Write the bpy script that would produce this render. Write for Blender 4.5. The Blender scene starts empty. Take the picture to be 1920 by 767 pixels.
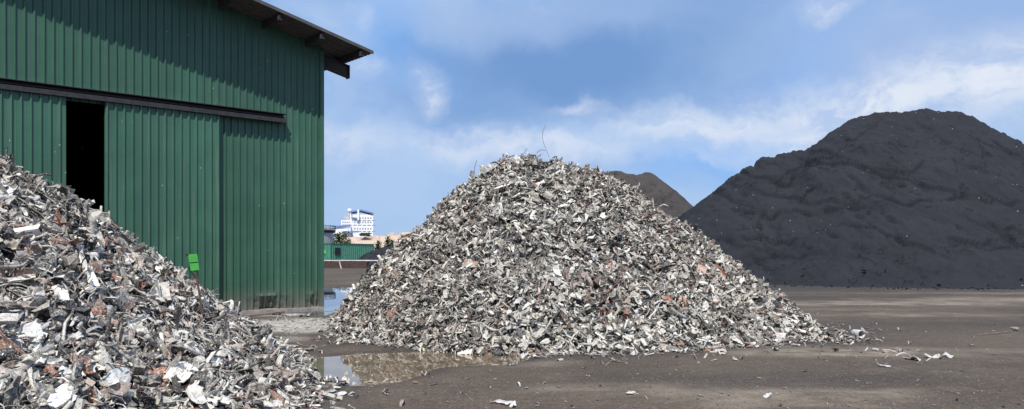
import bpy, math, random
import numpy as np
from mathutils import Matrix, Vector, Quaternion
R = math.radians
rng = np.random.default_rng(7); random.seed(7)
F, HZ, CH = 1450.0, 475.0, 1.7          # focal length and horizon row of the 1920 px photograph, eye height
sc = bpy.context.scene; COL = sc.collection

# ------------------------------------------------------------------ noise
def _h(ix, iy, s):
    n = (ix.astype(np.int64)*374761393 + iy.astype(np.int64)*668265263 + s*1442695041) & 0x7fffffff
    n = ((n ^ (n >> 13))*1274126177) & 0x7fffffff
    return ((n ^ (n >> 16)) & 0xffff)/65535.0
def vn(x, y, s=0):
    x = np.asarray(x, float); y = np.asarray(y, float)
    ix = np.floor(x); iy = np.floor(y); fx = x-ix; fy = y-iy
    fx = fx*fx*(3-2*fx); fy = fy*fy*(3-2*fy)
    a = _h(ix, iy, s); b = _h(ix+1, iy, s); c = _h(ix, iy+1, s); d = _h(ix+1, iy+1, s)
    return (a*(1-fx)+b*fx)*(1-fy)+(c*(1-fx)+d*fx)*fy
def fbm(x, y, o=4, s=0):
    r = 0; a = .5
    for i in range(o):
        r = r+a*(vn(x*2**i+17.3*i, y*2**i-9.1*i, s+i)*2-1); a *= .5
    return r
def ridged(x, y, o=4, s=0):
    r = 0; a = .5
    for i in range(o):
        r = r+a*(1-np.abs(vn(x*2**i+7.7*i, y*2**i+3.1*i, s+i)*2-1)); a *= .5
    return r
def sst(a, b, x):
    t = np.clip((x-a)/(b-a), 0, 1); return t*t*(3-2*t)

# ------------------------------------------------------------------ materials
def nodes(name):
    m = bpy.data.materials.new(name); m.use_nodes = True
    nt = m.node_tree; b = nt.nodes['Principled BSDF']; return m, nt, b
def N(nt, t, **k):
    n = nt.nodes.new(t)
    for a, v in k.items():
        if a in n.inputs.keys(): n.inputs[a].default_value = v
        else: setattr(n, a, v)
    return n
def mixc(nt, fac, a, b, bt='MIX'):
    n = nt.nodes.new('ShaderNodeMix'); n.data_type = 'RGBA'; n.blend_type = bt
    for s, v in ((0, fac), (6, a), (7, b)):
        if hasattr(v, 'is_linked') or isinstance(v, bpy.types.NodeSocket): nt.links.new(v, n.inputs[s])
        else: n.inputs[s].default_value = v if s == 0 else (*v, 1)[:4]
    return n.outputs[2]
def ramp(nt, src, a, b, c0=0, c1=1):
    n = nt.nodes.new('ShaderNodeMapRange'); n.interpolation_type = 'SMOOTHSTEP'
    nt.links.new(src, n.inputs[0])
    for i, v in zip((1, 2, 3, 4), (a, b, c0, c1)): n.inputs[i].default_value = v
    return n.outputs[0]
def noise_tex(nt, scale, detail=4, rough=.6, vec=None, stretch=None):
    if vec is None:
        vec = nt.nodes.new('ShaderNodeTexCoord').outputs['Object']
    if stretch:
        mp = nt.nodes.new('ShaderNodeMapping'); mp.inputs['Scale'].default_value = stretch
        nt.links.new(vec, mp.inputs[0]); vec = mp.outputs[0]
    n = N(nt, 'ShaderNodeTexNoise', Scale=scale, Detail=detail, Roughness=rough)
    nt.links.new(vec, n.inputs['Vector']); return n.outputs['Fac']
def bump(nt, b, src, strength=.3, dist=.02):
    n = N(nt, 'ShaderNodeBump', Strength=strength, Distance=dist)
    nt.links.new(src, n.inputs['Height']); nt.links.new(n.outputs[0], b.inputs['Normal'])
def simple(name, c, rough=.6, metal=0, var=.25, scale=6, bs=.15, bd=.01, c2=None, stretch=None):
    m, nt, b = nodes(name)
    f = noise_tex(nt, scale, 5, .65, stretch=stretch)
    c2 = c2 or tuple(x*(1-var) for x in c)
    o = mixc(nt, ramp(nt, f, .35, .65), c, c2)
    nt.links.new(o, b.inputs['Base Color'])
    b.inputs['Roughness'].default_value = rough; b.inputs['Metallic'].default_value = metal
    if bs: bump(nt, b, f, bs, bd)
    return m

def scrap_mat(name, from_object):
    m, nt, b = nodes(name)
    if from_object:
        col = nt.nodes.new('ShaderNodeObjectInfo').outputs['Color']
    else:
        a = nt.nodes.new('ShaderNodeAttribute'); a.attribute_name = 'col'; col = a.outputs['Color']
    pos = nt.nodes.new('ShaderNodeNewGeometry').outputs['Position']
    f = noise_tex(nt, 17, 5, .7, pos); g = noise_tex(nt, 55, 3, .6, pos)
    o = mixc(nt, ramp(nt, f, .42, .66, 0, .55), col, (.17, .145, .13))
    o = mixc(nt, ramp(nt, g, .5, .72, 0, .6), o, (.74, .71, .66))
    o = mixc(nt, ramp(nt, g, .28, .44, .9, 0), o, (.03, .027, .026))
    nt.links.new(o, b.inputs['Base Color'])
    b.inputs['Roughness'].default_value = .62
    b.inputs['Specular IOR Level'].default_value = .35
    bump(nt, b, f, .55, .02)
    return m
M = {}
M['scrap'] = scrap_mat('oxidised_scrap', False)
M['scrap_o'] = scrap_mat('oxidised_scrap_piece', True)

def green_mat(name, base, dust=(.30, .31, .27)):
    m, nt, b = nodes(name)
    tc = nt.nodes.new('ShaderNodeTexCoord').outputs['Object']
    f = noise_tex(nt, .9, 5, .6, tc); g = noise_tex(nt, 26, 3, .7, tc)
    st = noise_tex(nt, 2.2, 4, .6, tc, stretch=(3.5, 1, .12))
    o = mixc(nt, ramp(nt, f, .3, .7), base, tuple(x*.8 for x in base))
    o = mixc(nt, ramp(nt, st, .52, .8, 0, .22), o, dust)
    sq = nt.nodes.new('ShaderNodeSeparateXYZ'); nt.links.new(tc, sq.inputs[0])
    q1 = N(nt, 'ShaderNodeMath', operation='MULTIPLY_ADD'); nt.links.new(sq.outputs[0], q1.inputs[0]); q1.inputs[1].default_value = 1/.82; q1.inputs[2].default_value = .1
    q2 = N(nt, 'ShaderNodeMath', operation='FLOOR'); nt.links.new(q1.outputs[0], q2.inputs[0])
    wnz = nt.nodes.new('ShaderNodeTexWhiteNoise'); wnz.noise_dimensions = '1D'; nt.links.new(q2.outputs[0], wnz.inputs['W'])
    o = mixc(nt, ramp(nt, wnz.outputs['Value'], 0, 1, 0, .30), o, tuple(x*.62 for x in base))
    rs_ = noise_tex(nt, 5.5, 5, .7, tc, stretch=(1, 1, .35))
    o = mixc(nt, ramp(nt, rs_, .66, .74, 0, .5), o, (.13, .09, .06))
    sp = nt.nodes.new('ShaderNodeTexVoronoi'); sp.inputs['Scale'].default_value = 2.6; nt.links.new(tc, sp.inputs['Vector'])
    o = mixc(nt, ramp(nt, sp.outputs['Distance'], .03, .075, .55, 0), o, (.45, .43, .38))
    # mud splashed up from the yard
    sx = nt.nodes.new('ShaderNodeSeparateXYZ'); nt.links.new(tc, sx.inputs[0])
    z = N(nt, 'ShaderNodeMath', operation='MULTIPLY_ADD'); nt.links.new(g, z.inputs[0]); z.inputs[1].default_value = -.9
    nt.links.new(sx.outputs[2], z.inputs[2])
    o = mixc(nt, ramp(nt, z.outputs[0], -.45, .45, .75, 0), o, (.15, .13, .11))
    nt.links.new(o, b.inputs['Base Color'])
    b.inputs['Roughness'].default_value = .40; b.inputs['Specular IOR Level'].default_value = .5
    bump(nt, b, f, .25, .03)
    return m
M['green'] = green_mat('green_painted_sheet', (.047, .128, .083))
M['green_door'] = green_mat('green_painted_door_sheet', (.053, .143, .094))
M['cgreen'] = simple('container_green', (.085, .26, .18), .5, var=.3, scale=2)
M['steel'] = simple('dark_steel', (.045, .04, .042), .5, .2, var=.4, scale=8)
M['roofm'] = simple('grey_roof_sheet', (.10, .09, .09), .6, .1, var=.3, scale=3)
M['under'] = simple('roof_beam_paint', (.05, .042, .042), .7, 0, var=.3)
M['concrete'] = simple('pale_concrete', (.36, .32, .28), .85, var=.45, scale=3, bs=.4)
M['wood'] = simple('weathered_timber', (.26, .19, .14), .85, var=.5, scale=4, stretch=(1, 12, 12), bs=.4)
M['postwood'] = simple('rusty_post', (.13, .075, .05), .8, var=.4, scale=12)
M['tag'] = simple('green_tag_paint', (.06, .36, .055), .6, var=.15, scale=14, bs=.05)
M['black'] = simple('black_paint', (.012, .012, .013), .5, var=.3)
M['white'] = simple('white_render', (.80, .81, .82), .7, var=.08, scale=.4, bs=0)
M['blue'] = simple('hazed_blue_roof_paint', (.16, .24, .48), .5, var=.15, scale=.5, bs=0)  # blue weakened: distance haze is put into the colour
M['window'] = simple('dark_window', (.04, .05, .07), .15, var=.2, bs=0)
M['louvre'] = simple('hazed_grey_louvre', (.30, .33, .38), .6, var=.3, bs=0)  # factory louvres and windows, paled with distance haze in the colour
M['tank'] = simple('grey_tank_steel', (.38, .39, .41), .45, .3, var=.3, scale=.8, stretch=(1, 1, .2))
M['bark'] = simple('bark', (.10, .075, .055), .9, var=.4, scale=10)
M['rustbeam'] = simple('rusty_beam', (.075, .045, .034), .8, var=.4, scale=1.5)
M['pipe'] = simple('white_barrier_paint', (.62, .57, .53), .6, var=.4, scale=1.2)
M['mud'] = simple('wet_mud', (.08, .065, .055), .8, var=.4, scale=5)
M['neon'] = simple('bright_green_sticker', (.06, .6, .08), .5, var=.1)
M['wire'] = simple('rusty_wire', (.14, .11, .10), .7, .2, var=.3)
def leaf(name, c):
    m, nt, b = nodes(name)
    f = noise_tex(nt, 1.3, 3, .6)
    nt.links.new(mixc(nt, ramp(nt, f, .35, .65), c, tuple(x*.55 for x in c)), b.inputs['Base Color'])
    b.inputs['Roughness'].default_value = .6; return m
M['leaf'] = leaf('olive_leaves', (.105, .13, .04)); M['leaf2'] = leaf('dark_leaves', (.04, .07, .025))

def coal_mat(name, c, c2, speck=True):
    m, nt, b = nodes(name)
    pos = nt.nodes.new('ShaderNodeTexCoord').outputs['Object']
    f = noise_tex(nt, .35, 6, .65, pos); g = noise_tex(nt, 7, 5, .75, pos); s = noise_tex(nt, 1.4, 6, .7, pos)
    o = mixc(nt, ramp(nt, f, .35, .65), c, c2)
    o = mixc(nt, ramp(nt, g, .35, .7, 0, .3), o, tuple(x*1.5 for x in c))
    if speck:
        v = nt.nodes.new('ShaderNodeTexVoronoi'); v.inputs['Scale'].default_value = 1.35; nt.links.new(pos, v.inputs['Vector'])
        o = mixc(nt, ramp(nt, v.outputs['Distance'], .035, .065, .9, 0), o, (.30, .30, .31))
    crk = None
    for sc_, wd, mk, lo in ((.28, .007, .9, .53), (.75, .010, 1.1, .57)):
        n1 = noise_tex(nt, sc_, 6, .68, pos, stretch=(1, .6, 1.5)); n2 = noise_tex(nt, mk*.6, 3, .6, pos, stretch=(1, 1, 1.3))
        ab = N(nt, 'ShaderNodeMath', operation='SUBTRACT'); nt.links.new(n1, ab.inputs[0]); ab.inputs[1].default_value = .5
        ab2 = N(nt, 'ShaderNodeMath', operation='ABSOLUTE'); nt.links.new(ab.outputs[0], ab2.inputs[0])
        ml = N(nt, 'ShaderNodeMath', operation='MULTIPLY'); nt.links.new(ramp(nt, ab2.outputs[0], wd*.3, wd, 1, 0), ml.inputs[0]); nt.links.new(ramp(nt, n2, lo, lo+.07), ml.inputs[1])
        if crk is None: crk = ml.outputs[0]
        else:
            mm = N(nt, 'ShaderNodeMath', operation='MAXIMUM'); nt.links.new(crk, mm.inputs[0]); nt.links.new(ml.outputs[0], mm.inputs[1]); crk = mm.outputs[0]
    o = mixc(nt, crk, o, tuple(x*.35 for x in c))
    A = nt.nodes.new('ShaderNodeAttribute'); A.attribute_name = 'slump_shade'; o = mixc(nt, A.outputs['Fac'], o, (c[0]*.34, c[1]*.36, c[2]*.42))  # painted shade: darkens the coal colour along slump lips and runnels
    nt.links.new(o, b.inputs['Base Color']); b.inputs['Roughness'].default_value = .9
    b.inputs['Specular IOR Level'].default_value = .25
    a = N(nt, 'ShaderNodeMath', operation='MULTIPLY_ADD'); nt.links.new(s, a.inputs[0]); a.inputs[1].default_value = 2.0; nt.links.new(g, a.inputs[2])
    a2 = N(nt, 'ShaderNodeMath', operation='MULTIPLY_ADD'); nt.links.new(crk, a2.inputs[0]); a2.inputs[1].default_value = -1.2; nt.links.new(a.outputs[0], a2.inputs[2])
    bump(nt, b, a2.outputs[0], .7, .12)
    return m
M['coal'] = coal_mat('coal_dust', (.0240, .0245, .0295), (.0180, .0185, .0225))
M['coal_b'] = coal_mat('brown_slag', (.060, .051, .047), (.044, .039, .037), False)

def sand_mat():
    m, nt, b = nodes('pale_quarried_earth')
    pos = nt.nodes.new('ShaderNodeTexCoord').outputs['Object']
    f = noise_tex(nt, .035, 6, .65, pos, stretch=(1, 1, 4)); g = noise_tex(nt, .16, 5, .7, pos, stretch=(1, .5, 2.5))
    o = mixc(nt, ramp(nt, f, .35, .65), (.60, .45, .33), (.52, .40, .32))
    o = mixc(nt, ramp(nt, g, .48, .66, 0, .75), o, (.34, .25, .20))
    o = mixc(nt, ramp(nt, g, .28, .42, .6, 0), o, (.62, .54, .44))
    nt.links.new(o, b.inputs['Base Color']); b.inputs['Roughness'].default_value = .95
    bump(nt, b, g, 1, 3); return m
M['sand'] = sand_mat()

def ground_mat():
    m, nt, b = nodes('dark_yard_earth')
    pos = nt.nodes.new('ShaderNodeTexCoord').outputs['Object']
    A = nt.nodes.new('ShaderNodeAttribute'); A.attribute_name = 'patch'
    sp = nt.nodes.new('ShaderNodeSeparateColor'); nt.links.new(A.outputs['Color'], sp.inputs[0])
    f = noise_tex(nt, .24, 7, .66, pos); g = noise_tex(nt, 5, 6, .75, pos); h = noise_tex(nt, 38, 4, .8, pos)
    s = noise_tex(nt, 1.0, 7, .72, pos, stretch=(.9, 1.3, 1))
    o = mixc(nt, ramp(nt, f, .36, .64), (.124, .094, .070), (.084, .064, .049))
    o = mixc(nt, ramp(nt, s, .5, .72, 0, .6), o, (.185, .146, .112))
    o = mixc(nt, ramp(nt, g, .35, .6, .5, 0), o, (.068, .054, .044))
    # pale dusty patches (red), dark coal film (green), crushed pale debris (blue)
    t = N(nt, 'ShaderNodeMath', operation='MULTIPLY'); nt.links.new(sp.outputs[0], t.inputs[0]); nt.links.new(ramp(nt, s, .36, .62, .15, 1), t.inputs[1])
    o = mixc(nt, t.outputs[0], o, (.36, .29, .22))
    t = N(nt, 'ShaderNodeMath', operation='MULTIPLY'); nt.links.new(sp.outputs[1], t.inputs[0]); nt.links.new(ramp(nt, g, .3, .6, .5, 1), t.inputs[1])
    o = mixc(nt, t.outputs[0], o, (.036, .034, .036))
    t = N(nt, 'ShaderNodeMath', operation='MULTIPLY'); nt.links.new(sp.outputs[2], t.inputs[0]); nt.links.new(ramp(nt, g, .38, .56, .12, .95), t.inputs[1])
    o = mixc(nt, t.outputs[0], o, (.58, .54, .48))
    o = mixc(nt, ramp(nt, h, .54, .66, 0, .85), o, (.24, .205, .175)); o = mixc(nt, ramp(nt, h, .34, .46, .7, 0), o, (.045, .037, .032))
    fg = noise_tex(nt, 13, 4, .75, pos); o = mixc(nt, ramp(nt, fg, .56, .66, 0, .5), o, (.20, .17, .145)); o = mixc(nt, ramp(nt, fg, .34, .44, .5, 0), o, (.055, .045, .038))
    nt.links.new(o, b.inputs['Base Color'])
    b.inputs['Roughness'].default_value = .95; b.inputs['Specular IOR Level'].default_value = .12
    a = N(nt, 'ShaderNodeMath', operation='MULTIPLY_ADD'); nt.links.new(g, a.inputs[0]); a.inputs[1].default_value = 1.5; nt.links.new(h, a.inputs[2])
    bump(nt, b, a.outputs[0], .5, .03)
    return m
M['ground'] = ground_mat()
def water_mat(name, c):
    m, nt, b = nodes(name)
    f = noise_tex(nt, 2.0, 3, .5); g = noise_tex(nt, 9, 3, .5)
    nt.links.new(mixc(nt, ramp(nt, f, .35, .65), c, tuple(x*.7 for x in c)), b.inputs['Base Color'])
    b.inputs['Roughness'].default_value = .015; b.inputs['IOR'].default_value = 1.36
    bump(nt, b, g, .012, .004); return m
M['water'] = water_mat('muddy_water', (.19, .142, .09))
M['water2'] = water_mat('grey_water', (.14, .15, .155))

# ------------------------------------------------------------------ mesh helpers
def link(o, parent=None):
    COL.objects.link(o)
    if parent: o.parent = parent
    return o
def tag(o, label=None, cat=None, group=None, kind=None):
    if label: o['label'] = label
    if cat: o['category'] = cat
    if group: o['group'] = group
    if kind: o['kind'] = kind
    return o
def qmesh(name, V, Q, mat=None, smooth=False, col=None, attr='col'):
    """all-quad mesh from arrays"""
    V = np.ascontiguousarray(V, np.float32); Q = np.ascontiguousarray(Q, np.int32)
    me = bpy.data.meshes.new(name)
    me.vertices.add(len(V)); me.vertices.foreach_set('co', V.ravel())
    me.loops.add(Q.size); me.loops.foreach_set('vertex_index', Q.ravel())
    me.polygons.add(len(Q)); me.polygons.foreach_set('loop_start', np.arange(0, Q.size, 4, dtype=np.int32))
    try: me.polygons.foreach_set('loop_total', np.full(len(Q), 4, np.int32))
    except Exception: pass
    me.polygons.foreach_set('use_smooth', np.broadcast_to(np.asarray(smooth, bool), (len(Q),)).copy())
    if col is not None:
        a = me.color_attributes.new(attr, 'FLOAT_COLOR', 'POINT')
        c = np.ones((len(V), 4), np.float32); c[:, :3] = col; a.data.foreach_set('color', c.ravel())
    me.update(calc_edges=True); me.validate()
    if mat: me.materials.append(mat)
    return me
def qobj(name, V, Q, mat, parent=None, **k):
    return link(bpy.data.objects.new(name, qmesh(name, V, Q, mat, **k)), parent)
class MB:
    def __init__(s): s.v = []; s.f = []
    def add(s, V, Q):
        o = sum(len(a) for a in s.v); s.v.append(np.asarray(V, float)); s.f.append(np.asarray(Q)+o)
    def box(s, x0, x1, y0, y1, z0, z1, bev=0):
        V = [(x, y, z) for x in (x0, x1) for y in (y0, y1) for z in (z0, z1)]
        s.add(V, [(0, 1, 3, 2), (4, 6, 7, 5), (0, 4, 5, 1), (2, 3, 7, 6), (0, 2, 6, 4), (1, 5, 7, 3)])
    def hexa(s, V):
        s.add(V, [(0, 1, 3, 2), (4, 6, 7, 5), (0, 4, 5, 1), (2, 3, 7, 6), (0, 2, 6, 4), (1, 5, 7, 3)])
    def tube(s, pts, r, n=6):
        V, Q = tube(np.array(pts, float), r, n); s.add(V, Q)
    def build(s, name, mat, parent=None, smooth=False):
        return qobj(name, np.concatenate(s.v), np.concatenate(s.f), mat, parent, smooth=smooth)
def tube(P, r, n=6):
    """closed tube along P with per-point radii; even n"""
    k = len(P); r = np.broadcast_to(np.asarray(r, float), (k,))
    T = np.gradient(P, axis=0); T /= np.linalg.norm(T, axis=1)[:, None]+1e-9
    up = np.array([0, 0, 1.]) if abs(T[0, 2]) < .8 else np.array([1., 0, 0])
    A = np.cross(T, up); A /= np.linalg.norm(A, axis=1)[:, None]+1e-9
    B = np.cross(T, A)
    th = np.arange(n)*2*math.pi/n
    V = P[:, None]+r[:, None, None]*(A[:, None]*np.cos(th)[None, :, None]+B[:, None]*np.sin(th)[None, :, None])
    Q = [(i*n+j, i*n+(j+1) % n, (i+1)*n+(j+1) % n, (i+1)*n+j) for i in range(k-1) for j in range(n)]
    for base in (0, (k-1)*n):
        for j in range(1, n-2, 2):
            Q.append((base, base+j, base+j+1, base+j+2))
    return V.reshape(-1, 3), np.array(Q)
def shell(nu, nv, P, t):
    """thick sheet from a parametric grid P(nu+1,nv+1,3)"""
    du = np.gradient(P, axis=0); dv = np.gradient(P, axis=1)
    n = np.cross(du, dv); n /= np.linalg.norm(n, axis=2)[:, :, None]+1e-9
    T = (P+n*t/2).reshape(-1, 3); B = (P-n*t/2).reshape(-1, 3)
    m = (nu+1)*(nv+1); w = nv+1
    g = lambda i, j: i*w+j
    Q = []
    for i in range(nu):
        for j in range(nv):
            q = (g(i, j), g(i+1, j), g(i+1, j+1), g(i, j+1)); Q.append(q); Q.append(tuple(m+a for a in q[::-1]))
    for i in range(nu):
        Q.append((g(i+1, 0), g(i, 0), m+g(i, 0), m+g(i+1, 0))); Q.append((g(i, nv), g(i+1, nv), m+g(i+1, nv), m+g(i, nv)))
    for j in range(nv):
        Q.append((g(0, j), g(0, j+1), m+g(0, j+1), m+g(0, j))); Q.append((g(nu, j+1), g(nu, j), m+g(nu, j), m+g(nu, j+1)))
    return np.concatenate([T, B]), np.array(Q)
def grid(nx, ny):
    i = np.arange(nx-1)[:, None]*ny+np.arange(ny-1)[None]
    return np.stack([i, i+ny, i+ny+1, i+1], -1).reshape(-1, 4)

# ------------------------------------------------------------------ heights of ground and heaps
PUD = [(-2.4, 11.65, 1.2, 1.25, .095), (-1.25, 12.7, 1.6, .95, .095), (-6.6, 31.5, 2.9, 8.5, .17)]
def px2(px, Y): return (px-960)/F*Y
def ground_h(x, y):
    x = np.asarray(x, float); y = np.asarray(y, float)
    near = np.exp(-((x-2)**2+(y-16)**2)/40**2)
    g = .022*fbm(x*.35, y*.35, 4, 3)*near + .008*fbm(x*3, y*3, 3, 8)*near
    for a0, a1, a2 in ((8.1, .22, .012), (9.6, .22, .012), (21.5, -.10, .004), (23.4, -.10, .004), (17.2, .35, -.01)):
        d = (y-(a0+a1*x+a2*x*x)+.15*np.sin(x*.5))*near; g = g-.014*near*np.exp(-(d/.16)**2)*(1+.5*np.sin(x*26)*np.sin(y*26))+.006*near*np.exp(-((np.abs(d)-.28)/.08)**2)
    g = np.maximum(g, -.02)
    wob = 1+.28*fbm(x*1.1, y*1.1, 4, 21)
    for cx, cy, rx, ry, dp in PUD:
        q = np.sqrt(((x-cx)/rx)**2+((y-cy)/ry)**2)*wob
        g = g-dp*(1-sst(.55, 1.35, q))
    return g
def dens(pts, step):
    out = []
    for a, b in zip(pts[:-1], pts[1:]):
        a = np.array(a, float); b = np.array(b, float); n = max(1, int(np.linalg.norm(b-a)/step))
        out += [a+(b-a)*i/n for i in range(n)]
    out.append(np.array(pts[-1], float)); return np.array(out)
def crest(pix, Y): return [(px2(p, Y), Y, CH+(HZ-q)/F*Y) for p, q in pix]
def cones(x, y, C, k, lat=1.):
    r = np.full(np.shape(x), -9.)
    for cx, cy, cz in C: r = np.maximum(r, cz-k*np.sqrt(((x-cx)*lat)**2+(y-cy)**2))
    return r
C_MAIN = np.concatenate([
    dens(crest([(700, 522), (722, 488), (744, 460), (762, 438), (790, 420), (850, 372), (900, 330), (950, 298), (985, 291), (1040, 297), (1100, 317),
                (1180, 350), (1225, 388), (1290, 474), (1330, 536), (1380, 585), (1420, 605)], 18), .35),
    dens([(4.6, 16.2, .55), (5.5, 15.6, .30), (6.4, 15.2, .13)], .3), dens([(-2.3, 15.1, .35), (-3.25, 14.9, .05)], .3)])
def h_main(x, y, raw=False):
    r = np.full(np.shape(x), -9.)
    for cx, cy, cz in C_MAIN:
        dx = x-cx; r = np.maximum(r, cz-.80*np.sqrt((dx*np.where(dx < 0, 1.62, 1))**2+(y-cy)**2))
    if raw: return r
    b = 0
    for cx, cy, sx, sy, a in ((.1, 15.4, 1.5, .55, .50), (-1.9, 16.0, .8, .5, .28), (2.3, 15.3, .9, .45, .30), (.9, 16.7, .6, .35, .25), (-.2, 14.2, 1.6, .4, -.22), (2.7, 14.3, 1.0, .4, -.16), (-2.2, 15.0, .8, .4, -.15)):
        b = b+a*np.exp(-((x-cx)/sx)**2-((y-cy)/sy)**2)
    return r+np.clip(r, 0, .8)*(.30*fbm(x*.9+4, y*.9, 4, 31)+.16*fbm(x*3.3, y*3.3, 2, 34))-np.clip(r, 0, 1)*b
C_LEFT = np.concatenate([np.array([(-9.5, 9.5, 4.62), (-9.8, 10.2, 4.5)]), dens([(-8.4, 15.5, .85), (-8.0, 18.2, .35), (-7.6, 20.0, .06)], .4),
                         dens([(-4.0, 8.6, .85), (-3.4, 10.1, .5), (-2.95, 10.35, .22), (-2.6, 10.4, .06)], .3), dens([(-3.4, 8.0, .5), (-2.85, 9.3, .26), (-2.95, 10.3, .15)], .3)])
def h_left(x, y, raw=False):
    r = cones(x, y, C_LEFT[:2], .645); r = r-.32*(1-sst(.3, 2.2, r))
    r = np.maximum(r, cones(x, y, C_LEFT[2:], .6))
    if raw: return r
    return r+np.clip(r, 0, .8)*(.36*fbm(x*.8-3, y*.8, 4, 57)+.16*fbm(x*3.1, y*3.1, 2, 58))
def ray(px, py, h, y0=4, y1=26):
    Y = np.arange(y0, y1, .01); X = (px-960)/F*Y; Z = CH-(py-HZ)/F*Y
    hit = np.nonzero(h(X, Y) >= Z)[0]
    if len(hit) == 0: return None
    i = hit[0]; return X[i], Y[i], Z[i]
def onground(px, py):
    Y = F*CH/(py-HZ)
    for _ in range(3):
        X = px2(px, Y); g = float(ground_h(X, Y)); Y = F*(CH-g)/(py-HZ)
    return px2(px, Y), Y, float(ground_h(px2(px, Y), Y))

# ------------------------------------------------------------------ ground
def axis(a, b, s, far):
    c = np.arange(a, b, s); o = [1]; 
    d = np.array([.3, .7, 1.3, 2.2, 3.5, 5.5, 8, 12, 18, 27, 40, 60, 90, 140, 220, 350, 600, 1100, 2200, far])
    return np.concatenate([(a-d)[::-1], c, b+d])
gx = axis(-14, 22, .13, 4200); gy = axis(3, 50, .13, 4200)
GX, GY = np.meshgrid(gx, gy, indexing='ij'); GZ = ground_h(GX, GY)
def blobs(L, x, y, s=41, w=.5):
    r = np.zeros_like(x); wob = 1+w*fbm(x*.8, y*.8, 5, s)
    for cx, cy, rx, ry, a in L:
        r = np.maximum(r, a*(1-sst(.35, 1.2, np.sqrt(((x-cx)/rx)**2+((y-cy)/ry)**2)*wob)))
    return r
pale = blobs([(5.6, 13.2, 2.2, .9, .8), (4.2, 14.0, 1.6, .6, .55), (1.5, 9.7, 1.6, .6, .45), (3.4, 9.2, 2.2, .7, .55), (12.5, 26.5, 5, 1.6, .75), (18, 28.5, 5, 1.8, .7), (9, 23.5, 3, .6, .3),
              (12, 21.5, 5, .9, .4), (-6.7, 45, 4, 3, .3), (0.2, 12.0, 1.2, .5, .35), (10, 13.5, 3, .5, .3), (20, 33, 6, .8, .5), (10, 31, 5, .5, .4)], GX, GY)
dark = blobs([(22, 41, 34, 8.5, .95), (9, 30, 8, 4, .6), (16, 22, 5, 2, .45), (11, 18.5, 5, 1.2, .4), (3.5, 10.5, 3, .7, .45), (-3, 80, 14, 30, .6), (8.5, 17.5, 3, 1.5, .4)], GX, GY, 77)
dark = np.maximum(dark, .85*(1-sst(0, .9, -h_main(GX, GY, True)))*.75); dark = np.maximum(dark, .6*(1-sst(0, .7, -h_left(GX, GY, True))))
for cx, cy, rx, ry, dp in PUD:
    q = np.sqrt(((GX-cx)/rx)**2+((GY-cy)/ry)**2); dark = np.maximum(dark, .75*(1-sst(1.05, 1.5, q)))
deb = blobs([(-5.4, 18.4, 2.2, 2.6, 1.0), (-4.6, 17.2, 1.3, 1.0, .8), (-6.4, 21.6, 1.8, .8, .9), (-4.4, 15.4, .7, .6, .4)], GX, GY, 93, .7)
dark = dark*(1-deb)
patch = np.stack([pale, dark, deb], -1).reshape(-1, 3)
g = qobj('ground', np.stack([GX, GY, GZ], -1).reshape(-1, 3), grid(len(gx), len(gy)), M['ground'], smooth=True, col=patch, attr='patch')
tag(g, kind='structure')
def puddle(name, x0, x1, y0, y1, z, mat, label):
    xs = np.linspace(x0, x1, 40); ys = np.linspace(y0, y1, 40); X, Y = np.meshgrid(xs, ys, indexing='ij')
    Z = np.full(X.shape, z)
    gh = ground_h(X, Y); Q = grid(40, 40); low = (gh.reshape(-1)[Q] < z+.02).any(1)
    o = qobj(name, np.stack([X, Y, Z], -1).reshape(-1, 3), Q[low], mat, smooth=True)
    return tag(o, label, kind='structure')
puddle('puddle', -4.6, 1.2, 9.6, 14.2, -.030, M['water'], 'brown puddle mirroring the foot of the central scrap heap')
puddle('puddle', -11.5, -2.0, 21, 43, -.030, M['water2'], 'grey puddle beyond the corner of the green shed')

# ------------------------------------------------------------------ scrap prototypes (unit length)
def proto_sheet():
    nu, nv = 5, 3; w = random.uniform(.35, .75)
    u, v = np.meshgrid(np.linspace(-.5, .5, nu+1), np.linspace(-.5, .5, nv+1), indexing='ij')
    J = rng.normal(0, .045, (nu+1, nv+1, 3)); a = random.uniform(.05, .16)
    ex = 1-.55*random.random()*np.abs(u*2)**2
    P = np.stack([u, v*w*ex, a*np.sin(u*random.uniform(3, 9)+random.random()*6)+a*.9*np.sin(v*random.uniform(3, 8)+random.random()*6)+.25*random.choice((-1, 1))*u*u], -1)+J
    return shell(nu, nv, P, .022)
def proto_flake():
    n = 4; u, v = np.meshgrid(np.linspace(-1, 1, n+1), np.linspace(-1, 1, n+1), indexing='ij')
    x = u*np.sqrt(1-v*v/2); y = v*np.sqrt(1-u*u/2); a = np.arctan2(y, x); r = 1+.22*np.sin(2*a+random.random()*6)+.16*np.sin(3*a+random.random()*6)+.1*np.sin(5*a+random.random()*6)
    w = random.uniform(.35, .8); k = random.uniform(.12, .45); p = random.random()*3
    P = np.stack([x*r*.5, y*r*.5*w, k*((x*math.cos(p)+y*math.sin(p))**2)*.8+.07*np.sin(x*5+p)+.06*np.sin(y*6-p)], -1)+rng.normal(0, .02, (n+1, n+1, 3))
    return shell(n, n, P, random.uniform(.015, .03))
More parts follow.
